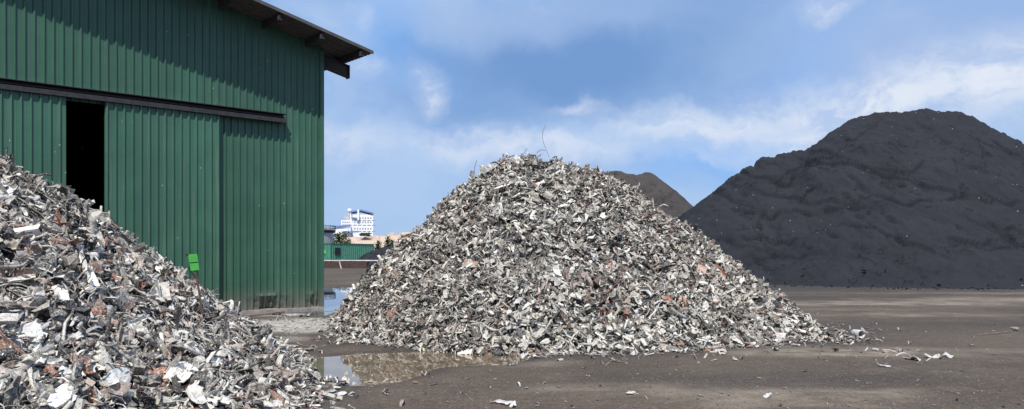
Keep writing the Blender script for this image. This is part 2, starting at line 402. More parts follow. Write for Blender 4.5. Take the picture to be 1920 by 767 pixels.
def proto_strip():
    nu, nv = 8, 1; w = random.uniform(.07, .17); c = random.uniform(-3.6, 3.6); tw = random.uniform(-1.6, 1.6)
    s = np.linspace(-.5, .5, nu+1); ang = c*s+rng.normal(0, .12, nu+1)
    x = np.cumsum(np.cos(ang))/nu; z = np.cumsum(np.sin(ang))/nu; x -= x.mean(); z -= z.mean()
    P = np.zeros((nu+1, 2, 3))
    for j, vv in enumerate((-.5, .5)):
        t = tw*s; P[:, j] = np.stack([x, np.cos(t)*vv*w, z+np.sin(t)*vv*w], -1)
    P += rng.normal(0, .008, P.shape)
    return shell(nu, nv, P, .02)
def proto_rod():
    k = 6; s = np.linspace(-.5, .5, k); c = random.uniform(-.5, .5)
    P = np.stack([s, c*s*s+rng.normal(0, .02, k), random.uniform(-.3, .3)*np.sin(s*4)+rng.normal(0, .02, k)], -1)
    return tube(P, random.uniform(.018, .045)*(1+rng.normal(0, .1, k)), 6)
def proto_wire():
    k = 9; a = np.linspace(0, random.uniform(1.2, 4.2), k); r = .35
    P = np.stack([r*np.cos(a)*1.3, r*np.sin(a), .12*np.sin(a*1.7)+rng.normal(0, .015, k)], -1)
    P -= P.mean(0); return tube(P, .019, 4)
def proto_chunk():
    V = []; Q = []
    n = 2
    for ax in range(3):
        for sg in (-1, 1):
            b = len(V)
            for i in range(n+1):
                for j in range(n+1):
                    p = [0, 0, 0]; p[ax] = sg; p[(ax+1) % 3] = (2*i/n-1)*sg; p[(ax+2) % 3] = 2*j/n-1; V.append(p)
            Q += [(b+i*(n+1)+j, b+(i+1)*(n+1)+j, b+(i+1)*(n+1)+j+1, b+i*(n+1)+j+1) for i in range(n) for j in range(n)]
    V = np.array(V, float); key = {}
    amp = .22; idx = []
    Vn = []
    for p in V:
        kk = tuple(np.round(p, 3))
        if kk not in key: key[kk] = len(Vn); Vn.append(p/np.linalg.norm(p)**.6*(1+random.uniform(-amp, amp)*1.3))
        idx.append(key[kk])
    V = np.array(Vn)*np.array([.42, random.uniform(.2, .34), random.uniform(.1, .22)])
    return V, np.array(idx)[np.array(Q)]
def proto_disc(flat=False):
    n = 6; u, v = np.meshgrid(np.linspace(-1, 1, n+1), np.linspace(-1, 1, n+1), indexing='ij')
    x = u*np.sqrt(1-v*v/2); y = v*np.sqrt(1-u*u/2); r = np.sqrt(x*x+y*y)
    z = (.09 if not flat else .03)*(r > .9)-.03*(r < .5)+.05*x*y+.03*np.sin(x*5)
    P = np.stack([x*.5, y*.5*random.uniform(.75, 1), z], -1)+rng.normal(0, .006, (n+1, n+1, 3))
    return shell(n, n, P, .02)
def proto_can(crush=.0):
    nu, nv = 10, 3; a = np.linspace(0, 2*math.pi*.999, nu+1)
    A, v = np.meshgrid(a, np.linspace(-.5, .5, nv+1), indexing='ij'); r = .34
    sq = 1-crush*(1-np.abs(v*2)**2)
    P = np.stack([v, r*np.cos(A)*sq, r*np.sin(A)], -1); P += rng.normal(0, .02*crush+.002, P.shape)
    P[-1] = P[0]
    V, Q = shell(nu, nv, P, .03)
    e = np.stack([np.full(nu+1, -.44), r*.93*np.cos(a)*(1-crush*.1), r*.93*np.sin(a)], -1)   # closed bottom
    m = len(V); V = np.concatenate([V, e])
    Q = np.concatenate([Q, [(m, m+i, m+i+1, m+i+2) for i in range(1, nu-2, 2)]+[(m, m+nu-1, m+nu, m)][:0]])
    return V, Q
def proto_angle():
    nu = 4; w = random.uniform(.1, .18); s = np.linspace(-.5, .5, nu+1); P = np.zeros((nu+1, 4, 3))
    prof = [(-w, w*.4), (-w*.5, -w*.2), (w*.4, -w*.3), (w*.7, w*.5)]
    for j, (yy, zz) in enumerate(prof): P[:, j] = np.stack([s, yy+0*s, zz+.15*s*s], -1)
    P += rng.normal(0, .012, P.shape); return shell(nu, 3, P, .02)
def proto_half():
    nu, nv = 4, 5; L = np.linspace(-.5, .5, nu+1); a = np.linspace(-1.3, 1.3, nv+1)*random.uniform(.7, 1.1)
    r = random.uniform(.16, .3); U, A = np.meshgrid(L, a, indexing='ij')
    P = np.stack([U, r*np.sin(A)*(1+.3*U), r*np.cos(A)-r*.7], -1)+rng.normal(0, .018, (nu+1, nv+1, 3))
    return shell(nu, nv, P, .022)
KINDS = [('crumpled_sheet', proto_sheet, 9, .055), ('curved_flake', proto_flake, 18, .25), ('curled_strip', proto_strip, 20, .29), ('metal_rod', proto_rod, 8, .13), ('wire_loop', proto_wire, 8, .10),
         ('metal_chunk', proto_chunk, 10, .05), ('round_lid', proto_disc, 4, .04), ('crushed_can', lambda: proto_can(random.uniform(.1, .55)), 5, .02),
         ('angle_bar', proto_angle, 7, .07), ('half_pipe', proto_half, 7, .06)]
PROTO = {}; PL = []; PW = []
for nm, fn, k, w in KINDS:
    PROTO[nm] = [fn() for _ in range(k)]
    for p in PROTO[nm]: PL.append((nm, p)); PW.append(w/k)
PW = np.array(PW)/sum(PW)
PAL = np.array([(.74, .705, .645), (.50, .47, .415), (.29, .265, .23), (.11, .10, .09), (.03, .028, .027), (.35, .27, .23), (.30, .13, .075), (.13, .08, .06), (.48, .42, .35)])
PALW = np.array([.24, .25, .16, .13, .14, .04, .015, .045, .05]); PALW /= PALW.sum()
def rot_from(nrm, tilt, n):
    """random frames: local z leans from nrm by tilt"""
    t = rng.normal(size=(n, 3)); z = nrm+t*tilt[:, None]; z /= np.linalg.norm(z, axis=1)[:, None]
    a = rng.normal(size=(n, 3)); x = a-(a*z).sum(1)[:, None]*z; x /= np.linalg.norm(x, axis=1)[:, None]
    return np.stack([x, np.cross(z, x), z], -1)
def nrmal(h, x, y):
    e = .08; dx = (h(x+e, y)-h(x-e, y))/(2*e); dy = (h(x, y+e)-h(x, y-e))/(2*e)
    n = np.stack([-dx, -dy, np.ones_like(dx)], -1); return n/np.linalg.norm(n, axis=1)[:, None]
def pieces(pos, frames, size, col):
    which = rng.choice(len(PL), len(pos), p=PW); VV = []; QQ = []; CC = []; SM = []; off = 0
    for i, (nm, (V, Q)) in enumerate(PL):
        s = np.nonzero(which == i)[0]
        if len(s) == 0: continue
        sz = size[s]*(1.6 if nm in ('metal_rod', 'curled_strip', 'angle_bar', 'wire_loop') else .75 if nm in ('crushed_can', 'round_lid', 'metal_chunk') else 1)
        W = np.einsum('nij,vj->nvi', frames[s], V)*sz[:, None, None]+pos[s][:, None]
        VV.append(W.reshape(-1, 3)); QQ.append((Q[None]+(np.arange(len(s))*len(V))[:, None, None]+off).reshape(-1, 4))
        CC.append(np.repeat(col[s], len(V), 0)); SM.append(np.full(len(s)*len(Q), nm in ('curled_strip', 'metal_rod', 'wire_loop', 'half_pipe', 'crushed_can', 'metal_chunk'))); off += len(s)*len(V)
    global LAST_SM; LAST_SM = np.concatenate(SM)
    return np.concatenate(VV), np.concatenate(QQ), np.concatenate(CC)
def sample(h, x0, x1, y0, y1, n, keep):
    out = []
    tot = 0
    while tot < n:
        x = rng.uniform(x0, x1, 60000); y = rng.uniform(y0, y1, 60000); r = h(x, y, True)
        p = np.where(r > 0, 1.0, .6*np.exp(r/.10)+np.where(x < -2, .012, .03)*np.exp(r/.5))*keep(x, y)
        m = rng.random(60000) < p; out.append(np.stack([x[m], y[m]], -1)); tot += m.sum()
    return np.concatenate(out)[:n]
def heap(name, label, h, box, n, keep, med, g_n=150):
    xs = np.linspace(box[0], box[1], g_n); ys = np.linspace(box[2], box[3], g_n); X, Y = np.meshgrid(xs, ys, indexing='ij')
    H = h(X, Y)-.09; G = ground_h(X, Y); Z = np.where(H > G-.05, H, G-.08)
    V0 = np.stack([X, Y, Z], -1).reshape(-1, 3); Q0 = grid(g_n, g_n); up = (H.reshape(-1)[Q0] > -.15).any(1); Q0 = Q0[up]
    P = sample(h, *box, n, keep); x, y = P[:, 0], P[:, 1]; r = h(x, y, True)
    z = np.where(r > 0, np.maximum(h(x, y), ground_h(x, y)+.015), ground_h(x, y)+.02)
    size = med*np.exp(np.clip(rng.normal(0, .45, n), -1, .72))*(1+.35*((x > 4.3) & (y < 17))); size = np.where(r > 0, size, np.minimum(size, med*1.25)*.9)
    nr = nrmal(h, x, y); nr[r <= 0] = (0, 0, 1)
    tilt = np.abs(rng.normal(0, 1.0, n)); tilt[r <= .1] *= .3
    pos = np.stack([x, y, z], -1)+nr*(rng.uniform(-.09, .10, n)*(1+.6*fbm(x*1.6, y*1.6, 3, 71))*np.where(r > .05, 1, .12))[:, None]
    ci = rng.choice(len(PAL), n, p=PALW)
    # heaps have rustier and paler drifts
    rust = fbm(x*.55+9, y*.55, 3, 5); sw = (rust > .08) & (rng.random(n) < (.10 if med > .13 else .17)); ci[sw] = rng.choice([5, 8, 7, 6], sw.sum(), p=[.45, .3, .15, .1])
    col = PAL[ci]*np.clip(rng.normal(.98 if med > .13 else .95, .16, n), .5, 1.3)[:, None]*np.array([1.0, .99, .975 if med > .13 else .955])
    size = np.where((rng.random(n) < .013) & (r > .3), med*rng.uniform(1.9, 2.5, n), size)
    V, Q, C = pieces(pos, rot_from(nr, tilt, n), size, col)
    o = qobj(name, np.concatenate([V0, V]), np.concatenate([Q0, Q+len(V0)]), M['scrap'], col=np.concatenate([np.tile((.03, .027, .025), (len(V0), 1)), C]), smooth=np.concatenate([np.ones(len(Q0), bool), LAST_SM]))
    return tag(o, label, 'scrap heap', kind='stuff')
heap('scrap_heap', 'tall cone of grey white shredded metal scrap in the middle of the yard', h_main, (-6.5, 8.6, 11.2, 24.5), 31000,
     lambda x, y: np.where(y < 19.2, 1, .3), .124)
heap('scrap_heap', 'scrap heap spilling in from the left in front of the green shed', h_left, (-17.5, -1.0, 2.0, 22.6), 27000,
     lambda x, y: np.where(x/np.maximum(y, .1) < -.76, .18, np.where((y > 12.5) & (h_left(x, y, True) > 1.0) & (x < -6), .45, 1)), .142, 170)

# ------------------------------------------------------------------ individual pieces of scrap
CN = {'chalk white': (.70, .69, .67), 'pale grey': (.52, .51, .49), 'mid grey': (.30, .29, .28), 'charcoal grey': (.10, .095, .09), 'rust brown': (.24, .12, .075), 'orange brown': (.46, .20, .10), 'pinkish tan': (.46, .33, .26)}
SN = {'crumpled_sheet': 'crumpled sheet', 'curved_flake': 'curved flake', 'curled_strip': 'curled strip', 'metal_rod': 'bent rod', 'metal_chunk': 'lumpy chunk', 'round_lid': 'round lid', 'crushed_can': 'squashed can', 'angle_bar': 'folded bar', 'half_pipe': 'split pipe'}
MESH = {}
def place(nm, var, pos, nrm, size, color, label, cat='scrap metal', group=None, tilt=.25, yaw=None, name=None, scale=(1, 1, 1)):
    var = var % len(PROTO[nm])
    if (nm, var) not in MESH:
        MESH[nm, var] = qmesh(nm, *PROTO[nm][var], M['scrap_o'], smooth=nm in ('metal_rod', 'half_pipe', 'open_can', 'crushed_can'))
    o = bpy.data.objects.new(name or nm, MESH[nm, var]); COL.objects.link(o)
    z = Vector(nrm)+Vector([random.gauss(0, tilt) for _ in range(3)]); z.normalize()
    q = Vector((0, 0, 1)).rotation_difference(z) @ Quaternion((0, 0, 1), random.uniform(0, 6.28) if yaw is None else yaw)
    o.rotation_mode = 'QUATERNION'; o.rotation_quaternion = q
    o.location = pos; o.scale = [size*s for s in scale]; o.color = (*color, 1)
    return tag(o, label, cat, group)
used = set(); taken = []
def zone_main(px, py):
    if py < 350: return 'near the summit of the central heap'
    if py < 440: return 'high on the left shoulder of the central heap' if px < 940 else 'high on the front of the central heap' if px < 1100 else 'high on the right shoulder of the central heap'
    if py < 545: return ('on the left flank of the central heap' if px < 860 else 'left of centre halfway up the central heap' if px < 1000
                         else 'right of centre halfway up the central heap' if px < 1150 else 'on the right flank of the central heap')
    return ('low at the far left of the central heap' if px < 760 else 'low above the brown puddle on the central heap' if px < 920 else
            'low in the middle of the central heap' if px < 1120 else 'low right of centre on the central heap' if px < 1290 else 'on the right-hand tail of the central heap')
def zone_left(px, py):
    if py < 450: return 'high on the left-hand heap'
    if py < 540: return 'left edge middle height of the left-hand heap' if px < 120 else 'below the door gap on the left-hand heap' if px < 230 else 'near the right slope of the left-hand heap'
    if py < 640: return 'at the picture edge of the left-hand heap' if px < 110 else 'in the middle of the left-hand heap' if px < 250 else 'around the green-tagged stake on the left-hand heap' if px < 400 else 'on the tongue toward the shed corner'
    return ('bottom left corner of the left-hand heap' if px < 140 else 'bottom centre of the left-hand heap' if px < 300 else
            'lower right of the left-hand heap' if px < 450 else 'at the puddle-side toe of the left-hand heap')
def special(px, py, h, nm, var, size, color, label, name=None, tilt=.15, lift=.05, yaw=None, cat='scrap metal', scale=(1, 1, 1), face=.5):
    hit = ray(px, py, h)
    if hit is None: hit = onground(px, py); n = np.array([0, 0, 1.])
    else: n = nrmal(h, np.array([hit[0]]), np.array([hit[1]]))[0]
    n = n+np.array([-hit[0], -hit[1], .6])/math.hypot(hit[0], hit[1])*face; n /= np.linalg.norm(n)
    o = place(nm, var, tuple(np.array(hit)+n*lift), n, size, color, label, cat, None, tilt, yaw, name, scale)
    if name in ('oval_plate', 'square_plate', 'triangular_plate', 'wooden_plank'): pass
    return o
PROTO['flat_plate'] = []
for sh in ('rect', 'oval', 'tri', 'jag'):
    n_ = 6; u, v = np.meshgrid(np.linspace(-1, 1, n_+1), np.linspace(-1, 1, n_+1), indexing='ij')
    if sh == 'rect': x, y = u*.5, v*.27
    elif sh == 'oval': x, y = u*np.sqrt(1-v*v/2)*.5, v*np.sqrt(1-u*u/2)*.33
    elif sh == 'tri': x, y = u*.5, v*.38*(1-u)/2+.06*v
    else: x, y = u*.5+.06*np.sin(v*7), v*.33*(1+.2*np.sin(u*9))
    PROTO['flat_plate'].append(shell(n_, n_, np.stack([x, y, .02*np.sin(u*4)+.03*u*v], -1)+rng.normal(0, .006, (n_+1, n_+1, 3)), .025))
k_, l_ = .5, .04
s_ = np.linspace(-.5, .5, 8)
PROTO['plank'] = [shell(8, 2, np.stack(np.broadcast_arrays(np.linspace(-.5, .5, 9)[:, None], np.linspace(-.06, .06, 3)[None], .01*np.sin(np.linspace(0, 5, 9))[:, None]), -1), .035)]
can0 = proto_can(.03); PROTO['open_can'] = [can0]
SP = [
 # left heap
 (212, 437, h_left, 'crushed_can', 0, .24, (.42, .02, .03), 'crushed red metal can near the top edge of the left-hand heap', 'crushed_can', .5),
 (216, 716, h_left, 'flat_plate', 1, .33, (.74, .73, .71), 'large chalk white oval plate at bottom centre of the left-hand heap', 'oval_plate', 1.2),
 (22, 704, h_left, 'round_lid', 1, .24, (.40, .31, .24), 'tan round lid at the left picture edge of the left-hand heap', 'round_lid', 1),
 (268, 626, h_left, 'flat_plate', 2, .26, (.27, .13, .09), 'rusty triangular plate below the green-tagged stake', 'triangular_plate', 1.2),
 (172, 592, h_left, 'flat_plate', 0, .32, (.48, .34, .27), 'tan rectangular plate with flaking paint in the middle of the left-hand heap', 'square_plate', .8),
 (222, 534, h_left, 'flat_plate', 1, .27, (.68, .67, .65), 'pale oval plate on the middle slope of the left-hand heap', 'oval_plate', .5),
 (14, 658, h_left, 'angle_bar', 1, .42, (.28, .15, .10), 'rust brown bone-shaped bar at the left picture edge', 'bent_bar', .8),
 (60, 578, h_left, 'plank', 0, .62, (.36, .28, .23), 'long tan batten lying across the left-hand heap near the picture edge', 'metal_batten', .6),
 (298, 634, h_left, 'half_pipe', 2, .24, (.72, .71, .70), 'white curved shell right of the rusty triangular plate', 'curved_shell', .9),
 (196, 642, h_left, 'metal_rod', 3, .62, (.06, .055, .05), 'long black rod slanting down the middle of the left-hand heap', 'metal_rod', .7),
 (322, 650, h_left, 'plank', 0, .38, (.36, .25, .18), 'brown timber slat sticking up right of the white curved shell', 'wooden_stick', .9),
 (512, 752, h_left, 'metal_chunk', 2, .30, (.26, .13, .08), 'brown wooden stub at the bottom edge near the puddle-side toe', 'wooden_stub', .8),
 (592, 728, h_left, 'half_pipe', 3, .62, (.13, .12, .115), 'large dark grey curled sheet at the puddle-side toe of the left-hand heap', 'curled_sheet', .3),
 (45, 632, h_left, 'flat_plate', 3, .30, (.70, .69, .68), 'chalk white jagged plate near the left picture edge', 'jagged_plate', .9),
 (100, 752, h_left, 'flat_plate', 3, .30, (.74, .73, .72), 'white jagged plate at the very bottom of the left-hand heap', 'jagged_plate', .9),
 (58, 500, h_left, 'crumpled_sheet', 4, .34, (.22, .21, .20), 'dark grey domed sheet on the left edge of the left-hand heap', 'domed_sheet', .6),
 (22, 520, h_left, 'crumpled_sheet', 7, .36, (.36, .25, .19), 'tan crumpled sheet at the left picture edge halfway up', 'crumpled_sheet', .8),
 (170, 560, h_left, 'wire_loop', 2, .55, (.42, .40, .38), 'pale wire standing out of the middle of the left-hand heap', 'wire_loop', .2),
 (240, 575, h_left, 'crumpled_sheet', 5, .40, (.28, .27, .26), 'broad grey crumpled sheet left of the green-tagged stake', 'crumpled_sheet', .7),
 (70, 545, h_left, 'flat_plate', 3, .24, (.50, .36, .29), 'pinkish tan jagged plate above the long batten', 'jagged_plate', .9),
 (360, 668, h_left, 'crumpled_sheet', 9, .30, (.62, .61, .60), 'chalk white crumpled sheet below the foot of the green-tagged stake', 'crumpled_sheet', .7),
 # central heap
 (884, 498, h_main, 'flat_plate', 3, .27, (.50, .24, .12), 'bright orange brown jagged plate left of centre on the central heap', 'jagged_plate', .9),
 (1142, 496, h_main, 'half_pipe', 1, .30, (.42, .22, .12), 'orange edged hollow shell right of centre on the central heap', 'hollow_shell', .4),
 (1312, 514, h_main, 'flat_plate', 0, .36, (.48, .30, .24), 'large pinkish rusty slab on the right flank of the central heap', 'rusty_slab', 1.1),
 (1278, 567, h_main, 'flat_plate', 1, .24, (.52, .25, .13), 'orange oval plate beside the small blue scrap', 'oval_plate', 1.0),
 (1291, 554, h_main, 'metal_chunk', 1, .09, (.05, .35, .62), 'small bright blue piece above the orange oval plate', 'blue_fragment', .8),
 (1413, 586, h_main, 'plank', 0, .46, (.34, .15, .08), 'rust red plank leaning on the right-hand tail of the central heap', 'rusty_plank', .9),
 (1158, 468, h_main, 'metal_chunk', 4, .17, (.78, .78, .80), 'shiny white rounded lump high right on the central heap', 'rounded_lump', .5),
 (975, 628, h_main, 'open_can', 0, .17, (.05, .05, .055), 'dark open can low in the middle of the central heap', 'open_can', .9),
 (1178, 620, h_main, 'round_lid', 0, .22, (.66, .65, .63), 'pale round lid low on the central heap, left one of two', 'round_lid', 1.3),
 (1208, 621, h_main, 'round_lid', 2, .22, (.60, .54, .49), 'pinkish round lid low on the central heap, right one of two', 'round_lid', 1.3),
 (1388, 606, h_main, 'crumpled_sheet', 3, .26, (.12, .07, .055), 'dark brown crumpled sheet right of the rusty slab near the tail', 'crumpled_sheet', .8),
 (1040, 522, h_main, 'round_lid', 3, .22, (.68, .67, .65), 'chalk white round lid in the middle of the central heap', 'round_lid', 1.1),
 (1020, 330, h_main, 'crumpled_sheet', 8, .28, (.40, .39, .37), 'folded grey sheet just under the summit wire', 'folded_sheet', .6),
 (688, 648, h_main, 'metal_chunk', 5, .38, (.58, .57, .55), 'crumpled white ball of metal at the upper left corner of the puddle', 'crumpled_ball', .4),
 (797, 652, h_main, 'flat_plate', 3, .20, (.66, .60, .42), 'cream yellow plate at the water edge of the central heap', 'jagged_plate', 1.0),
 (783, 660, h_main, 'metal_chunk', 6, .24, (.30, .30, .29), 'grey lump at the water edge beside the cream plate', 'metal_lump', .4),
 (1345, 478, h_main, 'metal_rod', 2, .38, (.16, .10, .09), 'dark stick poking out of the right flank against the coal', 'metal_rod', .3),
 (1258, 668, h_main, 'crumpled_sheet', 2, .44, (.55, .44, .36), 'tan crumpled sheet lying in front of the heap foot', 'crumpled_sheet', .3),
 (1262, 660, h_main, 'metal_chunk', 8, .30, (.14, .13, .12), 'flattened dark lump at the heap foot behind the tan sheet', 'metal_lump', .3),
]
for px, py, h, nm, var, size, c, lab, name, face in SP:
    special(px, py, h, nm, var, size, c, lab, name, face=face, lift=.045)
    taken.append((px, py))
CNK = list(CN); SNK = list(SN)
shapes_w = [3, 6, 6, 1.5, .6, 1.2, .8, 1.5, 2.5]; cols_w = [5, 5, 3, 1.2, .6, .3, .8]
def auto(h, box, zone, n, smin, smax, group):
    k = 0; tries = 0
    while k < n and tries < 20000:
        tries += 1
        px = random.uniform(box[0], box[1]); py = random.uniform(box[2], box[3])
        hit = ray(px, py, h)
        if hit is None or h(np.array([hit[0]]), np.array([hit[1]]), True)[0] < .03: continue
        sp_ = 26 if hit[1] > 12 else 34
        if any(abs(px-a)+abs(py-b) < sp_ for a, b in taken): continue
        shp = random.choices(SNK, shapes_w)[0]; cn = random.choices(CNK, cols_w)[0]; z = zone(px, py)
        if (shp, cn, z) in used: continue
        used.add((shp, cn, z)); taken.append((px, py)); k += 1
        n_ = nrmal(h, np.array([hit[0]]), np.array([hit[1]]))[0]
        s = random.uniform(smin, smax)*(1.3 if shp in ('metal_rod', 'curled_strip', 'angle_bar') else .62 if shp in ('crushed_can', 'round_lid') else .85 if shp == 'metal_chunk' else 1)
        fv = random.uniform(.85, 1.1); place(shp, random.randrange(20), tuple(np.array(hit)+n_*random.uniform(.02, .06)), n_, s, tuple(c*fv for c in CN[cn]),
              f'{cn} {SN[shp]} {z}', group=group, tilt=random.uniform(.15, .6))
auto(h_main, (620, 1560, 306, 662), zone_main, 130, .14, .23, 'larger pieces of metal on the central scrap heap')
auto(h_left, (4, 640, 300, 764), zone_left, 100, .15, .27, 'larger pieces of metal on the left-hand scrap heap')

# wires against the sky
def wire(pts, r, label, h):
    P = np.array(pts, float); mb = MB(); mb.tube(P, r, 6); return tag(mb.build('wire', M['pipe' if r > .011 else 'wire'], smooth=True), label, 'wire')
def W(px, py, Y=18.0): return (px2(px, Y), Y, CH+(HZ-py)/F*Y)
wire([W(1030, 296, 17.8), W(1024, 280, 17.85), W(1019, 268, 17.9), W(1017, 258), W(1018, 246), W(1023, 234)], .005, 'long thin wire sticking up from the heap summit against the sky', h_main)
wire([W(1022, 282, 17.8), W(1014, 281), W(1006, 287)], .006, 'short bent wire beside the tall summit wire', h_main)
wire([W(886, 338), W(889, 322), W(891, 310), W(894, 300)], .0065, 'thin twig-like wire on the upper left shoulder against the sky', h_main)
wire([W(140, 382, 11), W(144, 375, 11), W(152, 373, 11), W(161, 377, 11), W(166, 388, 11.05), W(167, 400, 11.1)], .013, 'curved pale strip arching over the crest below the dark door gap', h_left)
wire([W(138, 378, 11), W(134, 366, 11), W(132, 358, 11)], .014, 'short leaning stub left of the arched strip at the door gap', h_left)
wire([W(192, 412, 11.2), W(189, 396, 11.2), W(190, 386, 11.2)], .016, 'short pale stub standing on the left-hand heap before the door gap', h_left)
wire([W(352, 500, 10.6), W(385, 545, 10.7), W(394, 558, 10.7)], .009, 'thin stray wire near the right slope of the left-hand heap', h_left)

# ------------------------------------------------------------------ green tagged stake
hx = ray(381, 606, h_left); st = bpy.data.objects.new('marker_stake', None); link(st); st.location = hx
Yp = hx[1]
def L(px, py, dy=0): return Vector((px2(px, Yp+dy), Yp+dy, CH-(py-HZ)/F*(Yp+dy)))-Vector(hx)
mb = MB(); mb.tube([L(382, 625), L(379, 590), L(373, 545), L(365, 500)], .014, 6); mb.build('post', M['postwood'], st)
a, b_, c_, d_ = L(354, 477), L(371, 476), L(375, 506), L(359, 508)
def plate(nm, p0, p1, p2, p3, mat, t=.005):
    m_ = MB(); V = []
    for p in (p0, p3, p1, p2): V += [tuple(p+Vector((0, -t-.02, 0))), tuple(p+Vector((0, -.02, 0)))]
    m_.hexa([V[i] for i in (0, 2, 1, 3, 4, 6, 5, 7)]); return m_.build(nm, mat, st)
lerp = lambda p, q, t: p+(q-p)*t
plate('tag_plate', a, b_, lerp(b_, c_, .49), lerp(a, d_, .49), M['tag']); plate('tag_plate', lerp(a, d_, .55), lerp(b_, c_, .55), c_, d_, M['tag'])
plate('tag_backing', lerp(a, d_, .1)+Vector((.012, .012, 0)), lerp(b_, c_, .1)+Vector((-.012, .012, 0)), lerp(b_, c_, .9)+Vector((-.012, .012, 0)), lerp(a, d_, .9)+Vector((.012, .012, 0)), M['black'])
mb = MB(); q_ = L(353, 478); mb.box(q_.x-.02, q_.x+.012, q_.y-.03, q_.y-.005, q_.z-.012, q_.z+.012); mb.build('bolt', M['black'], st)
tag(st, 'leaning rusty stake with two bright green plates stuck in the left heap', 'marker')

# ------------------------------------------------------------------ shed
DV = np.array([.746, .666]); DV /= np.linalg.norm(DV); Cx, Cy = -5.94, 24.2
shed = bpy.data.objects.new('warehouse', None); link(shed); shed.location = (Cx, Cy, 0); shed.rotation_euler = (0, 0, math.atan2(-DV[1], -DV[0]))
tag(shed, 'tall green corrugated metal shed with sliding doors and dark overhanging roof', 'shed')
SW, SD, RS = 24.0, 30.0, .216
def zt(t): return 7.96+RS*np.minimum(t, SW-t)
def profile(t0, t1, sp=.205, hgt=.05, phase=0.):
    """(t, offset) across vertical ribs"""
    out = [(t0, 0)]; k = math.floor((t0-phase)/sp)
    while True:
        c = phase+k*sp; k += 1
        if c-.04 > t1: break
        for dt, o in ((-.026, 0), (-.014, hgt), (.006, hgt), (.042, 0), (.088, 0), (.095, .004), (.102, 0), (.128, 0), (.135, .004), (.142, 0)):
            if t0 < c+dt < t1: out.append((c+dt, o))
    out.append((t1, 0)); return np.array(out)
def cladding(mb, t0, t1, z0, ztop, off, rows=10, wav=.006, seed=0, damage=None, hgt=.05, phase=0., raise_z=0):
    p = profile(t0, t1, hgt=hgt, phase=phase); n = len(p); t = p[:, 0]
    T, K = np.meshgrid(t, np.linspace(0, 1, rows+1), indexing='ij')
    top = (ztop(T) if callable(ztop) else np.full(T.shape, ztop)); K2 = K**1.0
    Z = z0+(top-z0)*K2
    O = off+p[:, 1][:, None]+wav*(fbm(T*.9, Z*.7, 3, seed)*2+1.5*fbm(T*2.4, Z*1.6, 3, seed+9))
    if damage is not None: O, Z = damage(T, Z, O)
    mb.add(np.stack([T, O, Z], -1).reshape(-1, 3), grid(n, rows+1))
def dmg(T, Z, O):
    w = np.exp(-((T-1.72)/.42)**2)+.5*np.exp(-((T-.25)/.25)**2)
    d = (1-sst(.0, .55, Z))*w
    O = O-.17*d*(1+1.1*fbm(T*6, Z*6, 3, 4))+.12*np.exp(-((Z-.42)/.08)**2)*w*(.5+fbm(T*5, Z*0, 2, 7))+.05*(1-sst(0, .3, Z))*fbm(T*4, Z*0, 2, 9); Z = Z+.07*d*(1-sst(0, .2, Z))*(.6+fbm(T*7, Z*0, 2, 5)); return O, Z
roofz = lambda t: zt(t)+.19
mb = MB(); cladding(mb, 0, 3.7, .02, 1.2, 0, 14, damage=dmg); cladding(mb, 0, 3.7, 1.2, roofz, 0, 12)
cladding(mb, 3.7, 11.0, 5.55, roofz, 0, 6); cladding(mb, 11.0, 12.0, .02, roofz, 0, 12); cladding(mb, 12.0, SW, .02, roofz, 0, 12)
mb.build('front_wall', M['green'], shed)
mb = MB()
n_ = 150; s = np.linspace(0, -SD, n_)
for t, sg in ((0.0, 1), (SW, -1)):                       # side walls
    off = np.where(np.arange(n_) % 2 == 0, 0, .03)*sg
    V = [(t-off[i], s[i], z) for i in range(n_) for z in (.02, 7.96+.19)]; mb.add(V, [(2*i, 2*i+1, 2*i+3, 2*i+2) for i in range(n_-1)])
mb.build('side_wall', M['green'], shed)
mb = MB(); cladding(mb, 0, 12, .02, roofz, -SD, 3); cladding(mb, 12, SW, .02, roofz, -SD, 3); mb.build('back_wall', M['green'], shed)
for tc_, oc_ in ((0, 0), (0, -SD), (SW, 0), (SW, -SD)):
    mb = MB(); q = 1 if tc_ == 0 else -1; p = 1 if oc_ == 0 else -1
    x_ = sorted((tc_-.035*q, tc_+.09*q)); y_ = sorted((oc_+.06*p, oc_-.08*p)); mb.box(*x_, *y_, .02, 8.02); mb.build('corner_trim', M['green'], shed)
mb = MB(); mb.box(2.9, 13.6, .012, .085, 5.869, 5.895); mb.build('flashing', M['pipe'], shed)
# roof: ribs run down the slope
mb = MB(); o_ = []; k = 1.25
while k > -SD-.8: o_ += [(k, 0), (k-.10, 0), (k-.12, .035), (k-.15, .035), (k-.17, 0)]; k -= .2
for up, th in ((0, 0), (-.025, 1)):
    V = []; ts = [-1.08, 12, SW+1.08]
    for (oo, hh) in o_:
        for t in ts: V.append((t, oo, 7.96+RS*min(t, SW-t)+.2+hh+up+(0 if th == 0 else -.0)))
    mb.add(V, grid(len(o_), 3))
for ts in ((-1.08, 12), (12, SW+1.08)):                   # verge flashing
    z0, z1 = [7.96+RS*min(t, SW-t)+.2 for t in ts]
    mb.hexa([(ts[0], 1.25, z0-.05), (ts[0], 1.25, z0+.045), (ts[0], 1.275, z0-.05), (ts[0], 1.275, z0+.045), (ts[1], 1.25, z1-.05), (ts[1], 1.25, z1+.045), (ts[1], 1.275, z1-.05), (ts[1], 1.275, z1+.045)])
mb.build('roof', M['roofm'], shed)
